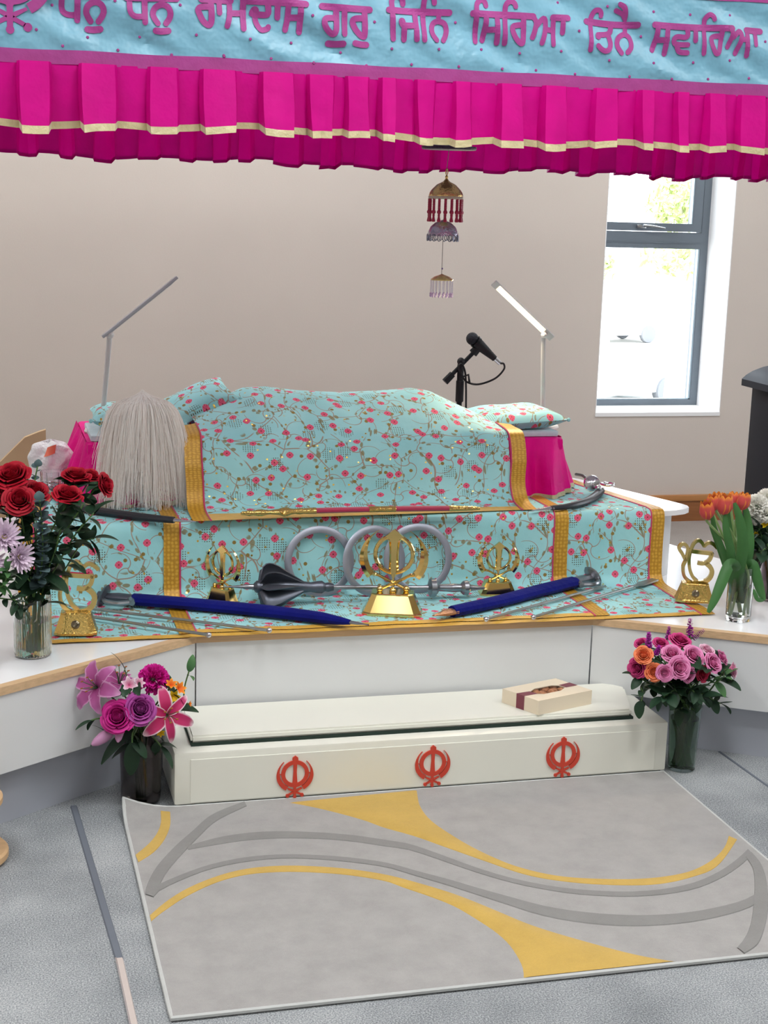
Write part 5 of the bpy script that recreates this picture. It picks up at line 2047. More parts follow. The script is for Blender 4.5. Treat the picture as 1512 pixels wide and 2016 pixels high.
def banner(p):
    q = at(p[0], p[1], Y=CY0)
    return V((q.x, q.z))


MPPX = .00148
for W in words():
    mb = MB()
    for pts, w in W:
        ctrl = [banner(p) for p in pts]
        P = spline([(c.x, c.y, 0) for c in ctrl], 6) if len(ctrl) > 2 else [V((c.x, c.y, 0)) for c in (ctrl[0], ctrl[0].lerp(ctrl[1], .33), ctrl[0].lerp(ctrl[1], .66), ctrl[1])]
        ww = w if isinstance(w, list) else [w]
        wl = [ipl([i / max(1, len(ww) - 1) for i in range(len(ww))], ww, k / (len(P) - 1)) * MPPX if len(ww) > 1 else ww[0] * MPPX for k in range(len(P))]
        L, Rr = ribbon2d([(p.x, p.y) for p in P], wl)
        vs, fs = [], []
        def onb(p):
            return V((p.x, pel_y(p.x, p.y) - .0028, p.y))
        for l_, r_ in zip(L, Rr):
            vs += [onb(l_), onb((l_ + r_) / 2), onb(r_)]
        for i in range(len(L) - 1):
            fs += [(3 * i + 1, 3 * i, 3 * i + 3, 3 * i + 4), (3 * i + 2, 3 * i + 1, 3 * i + 4, 3 * i + 5)]
        mb.add(vs, fs)
        for e, k in ((P[0], 0), (P[-1], -1)):
            n = 10
            mb.add([onb(V((e.x + math.cos(2 * PI * i / n) * wl[k] / 2, e.y + math.sin(2 * PI * i / n) * wl[k] / 2))) for i in range(n)], [tuple(range(n))])
    obj('lettering', mb, M_mag, can, False)
# emblem at the left end and the embroidered dots
c = banner((20, 66))
e = MB()
flat_khanda(e, Matrix.Translation((c.x, CY0 - .0035, c.y)) @ Matrix.Scale(.27, 4) @ FACE, .006)
obj('emblem', e, M_mag, can, False)
dots = [(x / 4.2, y / 4.2) for x, y in ((433, 38), (300, 245), (518, 380), (725, 308), (1157, 303), (948, 10), (1490, 42), (975, 415))]
dots += [LB(x, y) for x, y in ((67, 282), (498, 317), (832, 345), (998, 127), (1233, 420), (1500, 177), (288, 447))]
dots += [LC(x, y) for x, y in ((82, 383), (447, 388), (588, 175), (789, 387), (1088, 417), (1407, 402), (1392, 18))]
dots += [LD_(x, y) for x, y in ((260, 50), (618, 92), (905, 115), (1222, 118), (532, 282), (32, 243), (268, 472), (614, 493), (933, 487), (1209, 472), (1488, 325))]
dots += [(x / 1.99, y / 1.99) for x, y in ((672, 215), (878, 221), (1062, 229), (1229, 246), (1435, 257))]
dots += [(752 + x / 1.99, y / 1.99) for x, y in ((115, 253), (300, 261), (470, 270), (604, 275), (756, 290), (969, 300), (1134, 310), (1278, 310), (1436, 307))]
mb = MB()
for p in dots:
    q = banner(p)
    mb.ball((q.x, pel_y(q.x, q.y) - .0015, q.y), .0042, 8, 4, (1, .5, 1))
o = obj('embroidered_dots', mb, M_mag, can)
o['kind'] = 'stuff'

# ------------------------------------------------------------------ hanging ornament of three tiers
HY = 4.75
ho = thing('hanging_ornament', 'hanging three-tier ornament of gold and silver domes with bead fringes', 'ornament', (0, 0, 0))
hx = at(878, 345, Y=HY)
k = 1.70e-3
def hz(py):
    return at(875, py, Y=HY).z
M_string = mat('thin_cord', rgb(150, 140, 140), .6)
M_redb = mat('crimson_bead', rgb(168, 44, 76), .35)
M_wbead = mat('pearl_bead', rgb(228, 222, 232), .3)
M_lil = mat('lilac_bead', rgb(190, 160, 196), .4)
M_dred = mat('dark_sequin', rgb(60, 44, 70), .35, metal=.4, bump=.8, bscale=260)
def hpt(px, py):
    p = at(px, py, Y=HY)
    return p
top = at(884, 295, Y=HY)
obj('top_disc', MB().lathe([(.001, .0), (.085, .0), (.088, .004), (.088, .010), (.02, .018), (.001, .018)], 32, Matrix.Translation(top)), M_dred, ho)
cord = [V((top.x, HY, 2.44)), V((top.x, HY, top.z)), hpt(879, 340), hpt(877, 370), hpt(873, 440), hpt(872, 475), hpt(870, 530), hpt(869, 545)]
obj('cord', MB().tube(cord, .0011, 5), M_string, ho)
c1 = hpt(878, 383)
z_t, z_b = hz(352), hz(385)
R1 = .0535
prof = [(.001, z_t + .012), (.005, z_t + .008), (.004, z_t), (.010, z_t - .008), (.030, z_t - .018), (.046, z_t - .034), (R1 * .97, z_b + .010), (R1 * 1.03, z_b), (R1 * 1.02, z_b - .003), (R1 * .95, z_b), (R1 * .9, z_b + .010), (.001, z_t - .014)]
Mg = Matrix.Translation((c1.x, HY, 0))
obj('gold_dome', MB().lathe(prof, 28, Mg, .015, 14), mat('beaten_gold', rgb(222, 194, 128), .24, metal=.85, bump=.7, bscale=120), ho)
obj('gold_hook', MB().tube([V((c1.x + .004 * math.cos(a), HY, z_t + .022 + .010 * math.sin(a))) for a in [2 * PI * i / 12 for i in range(12)]], .0015, 6, closed=True), M_gold, ho)
obj('pearl_rim', MB().tubelathe([(R1 * 1.03, z_b - .002), (R1 * 1.06, z_b - .006), (R1 * 1.03, z_b - .011), (R1 * .99, z_b - .006)], 28, Mg), mat('pale_rim', rgb(196, 184, 164), .4), ho)
NB = 16
zA, zB2, zC = z_b - .010, hz(416), hz(437)
for i in range(NB):
    a = 2 * PI * i / NB + .1
    x, y = c1.x + math.cos(a) * R1 * .98, HY + math.sin(a) * R1 * .98
    s = MB()
    nb = 7
    for j in range(nb):
        z = zA + (zB2 - zA) * (j + .5) / nb
        s.ball((x, y, z), .0050, 6, 4, (1, 1, .95))
    o = obj('bead_strand', s, M_redb, ho)
    q = MB()
    q.ball((x, y, zB2 - .003), .0072, 8, 5)
    q.lathe([(.002, zB2 - .006), (.0045, zB2 - .012), (.0035, zB2 - .018), (.0065, zC + .003), (.005, zC), (.001, zC)], 7, Matrix.Translation((x, y, 0)))
    obj('tassel', q, M_redb, o)
c2 = hpt(872, 456)
zt2, zb2 = hz(435), hz(462)
R2 = .050
prof = [(.001, zt2 + .004), (.012, zt2), (.026, zt2 - .006), (.040, zt2 - .018), (.046, zt2 - .030), (R2, zb2 + .002), (R2 * 1.02, zb2 - .004), (R2 * .94, zb2 - .002), (.040, zt2 - .026), (.001, zt2 - .010)]
Ms = Matrix.Translation((c2.x, HY, 0))
obj('silver_dome', MB().lathe(prof, 28, Ms, .012, 14), mat('beaten_silver', rgb(196, 198, 210), .22, metal=.85, bump=.6, bscale=120), ho)
for i in range(18):
    a = 2 * PI * i / 18
    x, y = c2.x + math.cos(a) * R2, HY + math.sin(a) * R2
    t_ = V((-math.sin(a), math.cos(a), 0))
    lp = [V((x, y, zb2 - .010)) + t_ * .0062 * math.cos(b) + V((0, 0, .0105 * math.sin(b))) for b in [2 * PI * q / 10 for q in range(10)]]
    obj('silver_loop', MB().tube(lp, .0017, 5, closed=True), mat('dark_silver', rgb(128, 130, 146), .3, metal=.9), ho)
c3 = hpt(870, 548)
zt3, zb3, ze3 = hz(541), hz(550), hz(585)
R3 = .0365
Mw = Matrix.Translation((c3.x, HY, 0))
obj('gold_cap', MB().lathe([(.001, zt3 + .003), (.008, zt3), (.025, zt3 - .006), (R3, zb3), (R3 * .97, zb3 - .003), (.02, zb3), (.001, zb3 + .002)], 24, Mw), mat('beaten_gold', (0, 0, 0, 1)), ho)
obj('lilac_bead', MB().ball((c3.x, HY, hz(529)), .003, 8, 6), mat('violet_bead', rgb(110, 80, 150), .4), ho)
for i in range(18):
    a = 2 * PI * i / 18
    x, y = c3.x + math.cos(a) * R3 * .97, HY + math.sin(a) * R3 * .97
    s = MB()
    zz0, zz1 = zb3 - .003, hz(578)
    for j in range(12):
        s.ball((x, y, zz0 + (zz1 - zz0) * (j + .5) / 12), .0021, 5, 3, (1, 1, 1.1))
    o = obj('pearl_strand', s, M_wbead, ho)
    q = MB().ball((x, y, zz1), .0035, 6, 4)
    q.ball((x, y, zz1 - .007), .0034, 6, 4, (1, 1, 1.6))
    obj('lilac_drop', q, M_lil, o)
# ------------------------------------------------------------------ flowers: building blocks
M_leafd = petal_mat('rose_leaf', rgb(30, 52, 38), rgb(44, 72, 50), sub=.1, rough=.45)
M_leafm = petal_mat('mid_leaf', rgb(60, 98, 62), rgb(84, 128, 76), sub=.15, rough=.45)
M_leaft = petal_mat('tulip_leaf', rgb(58, 100, 56), rgb(78, 128, 72), sub=.2, rough=.4)
M_euc = petal_mat('eucalyptus_leaf', rgb(72, 92, 96), rgb(96, 118, 120), sub=.1, rough=.6)
M_stem = mat('green_stem', rgb(82, 116, 62), .5, noise=.12, nscale=30)
M_stemt = mat('tulip_stem', rgb(128, 156, 96), .4, noise=.08, nscale=30)
M_yel = mat('yellow_centre', rgb(226, 196, 60), .6)
M_pollen = mat('pollen', rgb(150, 90, 40), .8)


def rose_mesh(name, seed, m, openness=1.0, layers=None):
    """unit rose: radius about 1, axis +z, petals in spiralling layers"""
    rr = random.Random(seed)
    mb = MB()
    layers = layers or [(4, .36, 1.0, 4, .95), (4, .44, 1.02, 12, 1.05), (5, .52, 1.02, 22, 1.0), (5, .64, .95, 32, 1.0), (5, .70, .86, 44, .9)]
    # rolled heart
    def heart(u, v):
        a = u * 9 * PI
        r = (.03 + .33 * u) * (.86 + .16 * v)
        return (math.cos(a) * r, math.sin(a) * r, .80 - .10 * u + v * (.26 - .03 * math.sin(a * .7)))
    mb.grid(heart, 64, 3, lambda u, v: (.5, .45 + .55 * v))
    mb.ball((0, 0, .55), .36, 12, 6)
    for li, (n, rad, h, tilt, wd) in enumerate(layers):
        off = rr.uniform(0, 6)
        for k in range(n):
            ph = off + 2 * PI * (k + rr.uniform(-.15, .15)) / n
            th = math.radians(tilt * openness * rr.uniform(.85, 1.15))
            hw = PI / n * 1.35 * wd
            hh = h * rr.uniform(.92, 1.06)
            cup = .30
            rp_ = rr.uniform(-.05, .05)
            def petal(u, v):
                a = (u * 2 - 1)
                shape = math.sin(PI * min(1, .18 + .62 * v)) ** .7
                ang = ph + a * hw * shape
                edge = 1 - .16 * a * a * (v > .5) * (v - .5) * 2
                bend = th * (.35 + .65 * v)
                rr_ = rad * (.35 + .65 * min(1, v * 2.2)) * (1 - .15 * a * a * cup) + math.sin(bend) * hh * v * .55
                curl = max(0, v - .72) / .28
                rr_ += .13 * curl * curl * (.4 + li * .25)
                z = .05 + math.cos(bend) * hh * v * edge - .09 * curl * curl * (li > 1) + rp_ * a * v
                return (math.cos(ang) * rr_, math.sin(ang) * rr_, z)
            mb.grid(petal, 6, 6)
    me = mb.mesh(name)
    me.materials.append(m)
    return me


def ruffle_mesh(name, seed, m, n=46, dome=1.0):
    """ruffled ball of small frilly petals (carnation, double chrysanthemum)"""
    rr = random.Random(seed)
    mb = MB()
    for i in range(n):
        t = (i + .5) / n
        a = i * 2.39996
        el = math.radians(88 - 100 * t ** .8 * dome)
        d = V((math.cos(a) * math.cos(el), math.sin(a) * math.cos(el), math.sin(el)))
        Mz = frame_z(d) @ Matrix.Rotation(rr.uniform(0, 6), 4, 'Z')
        w = rr.uniform(.26, .38)
        ph = rr.uniform(0, 6)
        def pt(u, v):
            x = (u - .5) * 2 * w * (.35 + .65 * v)
            y = .10 * math.sin(u * 9 + ph) * v + .05 * v
            return Mz @ V((x, y, .35 + .62 * v + .05 * math.sin(u * 23 + ph) * v))
        mb.grid(pt, 7, 3)
    me = mb.mesh(name)
    me.materials.append(m)
    return me


def strap_petal(L, W, bend, fold=.12, twist=0.0, tipw=.0, nu=4, nv=9, ruf=0.0):
    """petal or leaf along +y from the origin, bending towards -z"""
    def f(u, v):
        w = W * (math.sin(PI * (v * .94 + .03) ** .8) ** .75 * (1 - tipw) + tipw)
        a = bend * v
        # arc of constant curvature
        if abs(bend) > 1e-3:
            y = L * math.sin(a) / bend
            z = -L * (1 - math.cos(a)) / bend
        else:
            y, z = L * v, 0
        x = (u * 2 - 1) * w * .5
        zz = fold * abs(u * 2 - 1) * w + ruf * math.sin(v * 22) * abs(u * 2 - 1) * w
        n = V((0, math.sin(a), math.cos(a)))
        p = V((x, y, z)) + n * zz
        if twist:
            p = Matrix.Rotation(twist * v, 3, 'Y') @ p
        return p
    return MB().grid(f, nu, nv)


def leaf_me(name, L, W, bend, m, **kw):
    me = strap_petal(L, W, bend, **kw).mesh(name)
    me.materials.append(m)
    return me


LEAF = [leaf_me('rose_leaf', .068, .042, .6, M_leafd), leaf_me('rose_leaf', .054, .032, 1.0, M_leafd), leaf_me('rose_leaf', .045, .026, -.4, M_leafd)]
LEAFM = [leaf_me('mid_leaf', .060, .030, .7, M_leafm), leaf_me('mid_leaf', .050, .027, 1.1, M_leafm)]
FR = random.Random(77)


def orient(d, roll=0.0):
    """matrix whose +y is d"""
    y = V(d).normalized()
    ref = V((0, 0, 1)) if abs(y.z) < .95 else V((0, -1, 0))
    x = y.cross(ref).normalized()
    z = x.cross(y)
    Mx = Matrix(((x.x, y.x, z.x, 0), (x.y, y.y, z.y, 0), (x.z, y.z, z.z, 0), (0, 0, 0, 1)))
    return Mx @ Matrix.Rotation(roll, 4, 'Y')


def flower(name, label, cat, group, foot, mouth, head, face, blooms, leaves=(), stem_r=.0026, stem_m=None, calyx=True, nleaf=3, leafset=None, lr=(.45, .92), rolls=1.0):
    """stem from the vase's foot through its mouth to the head; bloom meshes at the head; leaves along the stem"""
    t = thing(name, label, cat, foot, 0, group)
    f = V(foot)
    m, h = V(mouth) - f, V(head) - f
    face = V(face).normalized()
    pts = spline([V((0, 0, .004)), m * .6, m, m.lerp(h, .5) + V((0, 0, .15 * (h - m).length)) * .35, h - face * .012, h], 5)
    obj('stem', MB().tube(pts, stem_r, 6), stem_m or M_stem, t)
    Mh = Matrix.Translation(h) @ frame_z(face) @ Matrix.Rotation(FR.uniform(0, 6), 4, 'Z')
    for nm, me, sc in blooms:
        place(me, nm, t, Mh @ Matrix.Scale(sc, 4))
    n = len(pts)
    LS = leafset or LEAF
    for i in range(nleaf):
        k = int(n * FR.uniform(*lr))
        k = max(8, min(n - 2, k))
        d = (pts[k] - pts[k - 1]).normalized()
        a = FR.uniform(0, 2 * PI)
        o = V((math.cos(a), math.sin(a), 0))
        dd = o * FR.uniform(.8, 1.1) + d * FR.uniform(.1, .7) + V((0, -.15, -.1))
        place(FR.choice(LS), 'leaf', t, Matrix.Translation(pts[k]) @ orient(dd, FR.uniform(-.8, .8) * rolls) @ Matrix.Scale(FR.uniform(.85, 1.25), 4))
    for d_, me, sc, at_ in leaves:
        place(me, 'leaf', t, Matrix.Translation(V(at_) - f) @ orient(d_, FR.uniform(-.3, .3)) @ Matrix.Scale(sc, 4))
    return t


def glass_vase(name, label, loc, prof_out, wall, base, water, m_glass, m_water=None, flute=0.0, nfl=0, seg=48):
    """prof_out: (radius, z) from the foot up"""
    t = thing(name, label, 'vase', loc)
    inner = [(max(.002, r - wall), max(z, base)) for r, z in reversed(prof_out)]
    inner = [p for i, p in enumerate(inner) if i == 0 or p[1] < inner[i - 1][1] - 1e-6]
    prof = [(.001, 0)] + prof_out + inner + [(.001, base)]
    obj('glass', MB().tubelathe(prof, seg, None, flute, nfl), m_glass, t, True, 1.0)
    wr = [(p[0] - wall - .0006, p[1]) for p in prof_out]
    zs_ = [p[1] for p in prof_out]
    rs_ = [p[0] for p in wr]
    def rad(z):
        return ipl(zs_, rs_, z)
    n = 6
    wp = [(.001, base + .0006)] + [(rad(base + .0006 + (water - base) * i / n), base + .0006 + (water - base) * i / n) for i in range(n + 1)] + [(.001, water)]
    obj('water', MB().lathe(wp, 32), m_water or M_water, t, True, .8)
    return t


M_vglass = mat('vase_glass', (.95, .98, .97, 1), .02, trans=1.0, ior=1.45)
M_vgreen = mat('vase_glass_green', (.62, .74, .68, 1), .03, trans=1.0, ior=1.45)
M_vsmoke = mat('smoked_glass', (.42, .36, .38, 1), .05, trans=1.0, ior=1.45)
M_water = mat('water', (.93, .96, .92, 1), .0, trans=1.0, ior=1.33)
M_wgreen = mat('green_water', (.66, .74, .60, 1), .0, trans=1.0, ior=1.33)

M_rosered = petal_mat('red_rose_petal', rgb(60, 2, 12), rgb(146, 10, 32), edge=rgb(186, 26, 48))  # rose petals: pale rims are a painted highlight, dark bases painted shade
M_rosepink = petal_mat('pink_rose_petal', rgb(178, 28, 100), rgb(216, 88, 156), edge=rgb(242, 160, 206))
M_rosepale = petal_mat('pale_rose_petal', rgb(226, 140, 178), rgb(222, 110, 162), edge=rgb(248, 214, 230))
M_rosedeep = petal_mat('deep_pink_rose_petal', rgb(124, 8, 56), rgb(188, 30, 102), edge=rgb(226, 82, 150))
M_roseor = petal_mat('orange_rose_petal', rgb(206, 54, 24), rgb(230, 92, 54), edge=rgb(250, 152, 104))
M_rosecrim = petal_mat('crimson_rose_petal', rgb(120, 6, 34), rgb(190, 24, 66), edge=rgb(224, 70, 108))
M_rosemag = petal_mat('magenta_rose_petal', rgb(92, 4, 62), rgb(172, 16, 112), edge=rgb(214, 50, 152))
M_rosevio = petal_mat('violet_rose_petal', rgb(78, 10, 66), rgb(142, 36, 122), edge=rgb(184, 84, 168))
M_hot = petal_mat('hot_pink_petal', rgb(190, 10, 130), rgb(234, 50, 176))
M_cream_p = petal_mat('cream_petal', rgb(242, 240, 226), rgb(254, 253, 248))
M_lilac_p = petal_mat('pale_lilac_petal', rgb(206, 180, 206), rgb(232, 214, 230))
M_lily = petal_mat('lily_petal', rgb(186, 30, 88), rgb(206, 70, 124), edge=rgb(246, 222, 232), sub=.2)
M_lily2 = petal_mat('mauve_lily_petal', rgb(160, 60, 124), rgb(194, 112, 172), edge=rgb(214, 160, 200), sub=.25)
M_tul = petal_mat('tulip_petal', rgb(206, 84, 92), rgb(218, 92, 80), edge=rgb(240, 156, 60), sub=.25)
M_stock = petal_mat('stock_petal', rgb(150, 26, 140), rgb(182, 44, 170))
M_yelp = petal_mat('yellow_petal', rgb(236, 190, 30), rgb(250, 220, 40))
M_orp = petal_mat('orange_petal', rgb(226, 84, 28), rgb(246, 150, 50), edge=rgb(250, 190, 60))

ROSE = {}
for nm, m in (('red', M_rosered), ('pink', M_rosepink), ('pale', M_rosepale), ('deep', M_rosedeep), ('orange', M_roseor), ('crimson', M_rosecrim), ('magenta', M_rosemag), ('violet', M_rosevio)):
    ROSE[nm] = [rose_mesh('bloom', 10 + 3 * len(ROSE), m, 1.0), rose_mesh('bloom', 50 + 5 * len(ROSE), m, .72)]
CALYX = MB()
for k in range(5):
    a = 2 * PI * k / 5
    p = strap_petal(.55, .24, 1.2, nu=2, nv=4)
    Mc = Matrix.Rotation(a, 4, 'Z') @ Matrix.Translation((0, .08, .06)) @ Matrix.Rotation(.1, 4, 'X')
    CALYX.add([Mc @ v for v in p.v], p.f)
CALYX.ball((0, 0, .0), .17, 8, 5)
CALYX = CALYX.mesh('calyx')
CALYX.materials.append(M_leafm)


def rose(label, group, vase, mouth, px, py, Y, rpx, col, var, face, nleaf=3, lr=(.5, .95)):
    h = at(px, py, Y=Y)
    r = rpx * (h - CAM).dot(_f) / FPX
    fc = V(face).normalized()
    h2 = h - fc * r * .55
    return flower('rose', label, 'rose', group, vase, mouth, h2, fc, [('bloom', ROSE[col][var], r * .98), ('calyx', CALYX, r)], nleaf=nleaf, lr=lr)


# ------------------------------------------------------------------ red roses in the ribbed vase
rv = V((.128, 4.345, ZB))
glass_vase('ribbed_glass_vase', 'ribbed clear glass vase half full of water holding the red roses', rv, [(.046, .0), (.052, .006), (.0535, .02), (.0535, .172), (.0545, .177)], .0035, .008, .105, M_vglass, M_wgreen, .018, 34, 136)
g_ = 'red roses in the ribbed vase'
RM = rv + V((0, 0, .175))
ph = [('red rose at the left edge of the picture, uppermost of its bunch', 24, 938, 4.30, 36, 1, (-.2, -.5, .85)), ('red rose half cut off by the left edge of the picture', -4, 978, 4.28, 28, 1, (-.4, -.6, .5)),
      ('dark red rose in front of the uppermost red rose at left', 38, 984, 4.24, 29, 0, (0, -.75, .5)), ('wide open dark red rose below the white bundle', 70, 966, 4.30, 26, 0, (.3, -.5, .8)),
      ('bright red rose hanging in front of the black sabre sheath', 133, 976, 4.22, 30, 1, (.1, -.42, .9)), ('red rose just left of the pink skirt, behind the bright one', 150, 938, 4.42, 28, 1, (.1, -.25, .95)),
      ('red rose leaning furthest right over the floral cloth', 206, 955, 4.36, 24, 1, (.8, -.45, .35)), ('small red rose squeezed between the two right hand red roses', 180, 938, 4.46, 19, 1, (.3, -.4, .7))]
for i, (lb, x, y, Y, r, v, f) in enumerate(ph):
    rose(lb, g_, rv + V((.012 * math.cos(i * 2.4), .012 * math.sin(i * 2.4), .009)), RM + V((.030 * math.cos(i * 2.4), .030 * math.sin(i * 2.4), 0)), x, y, Y, r, 'red', v, f, nleaf=15, lr=(.36, .90))
# loose leafy sprays and a eucalyptus stem
def spray(label, vase, mouth, pts, n, size, leafset, name='leaf_spray', cat='foliage', group=None, seed=1, even=False):
    rr = random.Random(seed)
    t = thing(name, label, cat, vase, 0, group)
    P = spline([V((0, 0, .006)), V(mouth) - V(vase)] + [V(p) - V(vase) for p in pts], 8)
    obj('stem', MB().tube(P, .0022, 6), M_stem, t)
    k0 = 12
    for i in range(n):
        k = int(k0 + (len(P) - 1 - k0) * (i + .5) / n)
        d = (P[min(k + 1, len(P) - 1)] - P[k - 1]).normalized()
        a = i * 2.4 + rr.uniform(-.4, .4)
        s = d.orthogonal().normalized()
        o = s * math.cos(a) + d.cross(s) * math.sin(a)
        place(rr.choice(leafset), 'leaf', t, Matrix.Translation(P[k]) @ orient(o * 1.0 + d * .5, rr.uniform(-.5, .5)) @ Matrix.Scale(size * rr.uniform(.8, 1.2), 4))
    place(leafset[0], 'leaf', t, Matrix.Translation(P[-1]) @ orient(P[-1] - P[-3], 0) @ Matrix.Scale(size, 4))
    return t


spray('dark leafy stem arching right in front of the floral riser', rv + V((.01, 0, .009)), RM + V((.03, 0, 0)), [at(120, 1100, Y=4.32), at(150, 1050, Y=4.30), at(185, 1010, Y=4.3)], 12, 1.0, LEAF, seed=4)
spray('dark leafy stem with a broad leaf drooping beside the left gold band', rv + V((.014, .01, .009)), RM + V((.035, .01, 0)), [at(128, 1120, Y=4.36), at(160, 1070, Y=4.36), at(186, 1060, Y=4.36)], 9, 1.05, LEAF, seed=8)
spray('dark leafy stem standing among the red roses at the left edge', rv + V((-.01, 0, .009)), RM + V((-.02, 0, 0)), [at(50, 1110, Y=4.28), at(30, 1050, Y=4.26), at(15, 1010, Y=4.26)], 12, 1.1, LEAF, seed=9)
for k, pts in enumerate(([(70, 1120, 4.30), (50, 1050, 4.32), (44, 1010, 4.34)], [(100, 1110, 4.36), (110, 1050, 4.38), (122, 1010, 4.4)], [(90, 1130, 4.26), (108, 1085, 4.24), (120, 1040, 4.24)], [(56, 1140, 4.24), (40, 1100, 4.22), (26, 1060, 4.24)])):
    spray(('dark leafy stem deep in the middle of the red rose bunch', 'dark leafy stem at the back of the red rose bunch', 'dark leafy stem before the eucalyptus among the red roses', 'dark leafy stem left of the eucalyptus over the ribbed vase')[k],
          rv + V((.008 * k - .012, .006, .009)), RM + V((.014 * k - .02, .0, 0)), [at(a, b, Y=c) for a, b, c in pts], 13, 1.1, LEAF, seed=30 + k)
EUC = [leaf_me('round_leaf', .026, .030, .3, M_euc), leaf_me('round_leaf', .022, .027, -.2, M_euc)]
spray('blue-grey eucalyptus stem with round leaves in the middle of the red roses', rv + V((0, -.014, .009)), RM + V((.004, -.03, 0)), [at(80, 1130, Y=4.22), at(84, 1060, Y=4.20), at(78, 985, Y=4.20)], 56, 1.0, EUC, 'eucalyptus_stem', seed=3)
spray('thin eucalyptus tip standing up before the white bundle', rv + V((.004, .01, .009)), RM + V((.01, .02, 0)), [at(72, 1050, Y=4.42), at(68, 960, Y=4.44), at(74, 918, Y=4.44)], 12, .8, EUC, 'eucalyptus_stem', seed=6)

# ------------------------------------------------------------------ pale chrysanthemums in the glass at the left edge
cv = V((-.028, 4.225, ZB))
glass_vase('plain_glass_vase', 'plain clear glass vase cut off by the left edge of the picture', cv, [(.043, 0), (.046, .005), (.046, .188), (.047, .192)], .003, .009, .11, M_vglass)
def mum_mesh(name, seed, m):
    rr = random.Random(seed)
    mb = MB()
    for lay, (n, el, L) in enumerate(((18, 5, 1.0), (16, 22, .92), (12, 42, .75), (8, 64, .5))):
        for k in range(n):
            a = 2 * PI * (k + .5 * lay) / n + rr.uniform(-.1, .1)
            p = strap_petal(L * rr.uniform(.9, 1.08), .22, -.5 + rr.uniform(-.2, .2), nu=2, nv=5, tipw=.35, fold=.25)
            Mx = Matrix.Rotation(a, 4, 'Z') @ Matrix.Rotation(math.radians(el), 4, 'X') @ Matrix.Translation((0, .05, 0))
            o = len(mb.v)
            mb.add([Mx @ v for v in p.v], p.f, [p.uv[i] for i in range(len(p.v))])
    me = mb.mesh(name)
    me.materials.append(m)
    return me
MUM = mum_mesh('bloom', 2, M_lilac_p)
CEN = MB().ball((0, 0, .12), .16, 8, 5, (1, 1, .6)).mesh('centre')
CEN.materials.append(mat('greenish_centre', rgb(206, 196, 120), .7))
for i, (lb, x, y, Y, r, f) in enumerate([('pale lilac chrysanthemum at the left edge below the red roses, upper one', 8, 1058, 4.18, 36, (.1, -.8, .5)), ('pale lilac chrysanthemum below the red roses, lower one with drooping petals', 36, 1096, 4.16, 32, (.5, -.8, .1)),
                                         ('pale lilac chrysanthemum mostly beyond the left edge', -14, 1108, 4.18, 30, (-.2, -.8, .3))]):
    h = at(x, y, Y=Y)
    flower('chrysanthemum', lb, 'flower', 'chrysanthemums at the left edge', cv + V((.01 * i - .01, 0, .010)), cv + V((.02 * i - .02, -.01, .19)), h, f, [('bloom', MUM, r * .00142), ('centre', CEN, r * .00142)], nleaf=5, leafset=LEAFM, lr=(.35, .8))
spray('thin green sprig hanging between the two glass vases on the left', cv + V((.01, 0, .01)), cv + V((.03, -.01, .19)), [at(20, 1180, Y=4.18), at(32, 1185, Y=4.16), at(36, 1200, Y=4.16)], 12, .55, LEAF, seed=21)
spray('thin green sprig at the left edge under the chrysanthemums', cv + V((.0, -.01, .01)), cv + V((.015, -.02, .19)), [at(8, 1150, Y=4.16), at(14, 1120, Y=4.15)], 10, .6, LEAFM, seed=22)

# ------------------------------------------------------------------ lily bouquet on the floor at the left
lv = V((.425, 4.215, .001))
glass_vase('smoked_glass_vase', 'dark smoky glass vase on the carpet holding the lily bouquet', lv, [(.050, 0), (.056, .006), (.058, .02), (.062, .225), (.064, .232)], .003, .012, .15, M_vsmoke, M_wgreen)
LM = lv + V((0, 0, .22))


def lily(label, px, py, Y, face, size, mats, bend=1.5, spin=0.0, group=None, open_=.35, name='lily'):
    h = at(px, py, Y=Y)
    fc = V(face).normalized()
    t = flower(name, label, 'lily', group, lv + V((.01, 0, .013)), LM + V((.01, -.02, 0)), h - fc * .02, fc, [], nleaf=1)
    Mh = Matrix.Translation(h - fc * .02 - V(t.location)) @ frame_z(fc) @ Matrix.Rotation(spin, 4, 'Z')
    for k in range(6):
        me = LILYP[mats][k % 2]
        Mx = Mh @ Matrix.Rotation(2 * PI * k / 6, 4, 'Z') @ Matrix.Rotation(open_, 4, 'X') @ Matrix.Translation((0, .004, .002 * (k % 2))) @ Matrix.Scale(size, 4)
        place(me, 'petal', t, Mx)
    st = MB()
    for k in range(6):
        a = 2 * PI * k / 6 + .3
        e = V((math.cos(a) * .02, math.sin(a) * .02, .055))
        st.tube([(0, 0, 0), e * .5 + V((0, 0, .008)), e], .0011, 5)
    so = obj('stamens', st, M_leafm, t)
    so.matrix_local = Mh @ Matrix.Scale(size / .09 * .09 * 11 * .09, 4) if False else Mh
    an = MB()
    for k in range(6):
        a = 2 * PI * k / 6 + .3
        an.ball((math.cos(a) * .02, math.sin(a) * .02, .056), .003, 6, 4, (1.8, .8, .6))
    ao = obj('anthers', an, M_pollen, so)
    return t


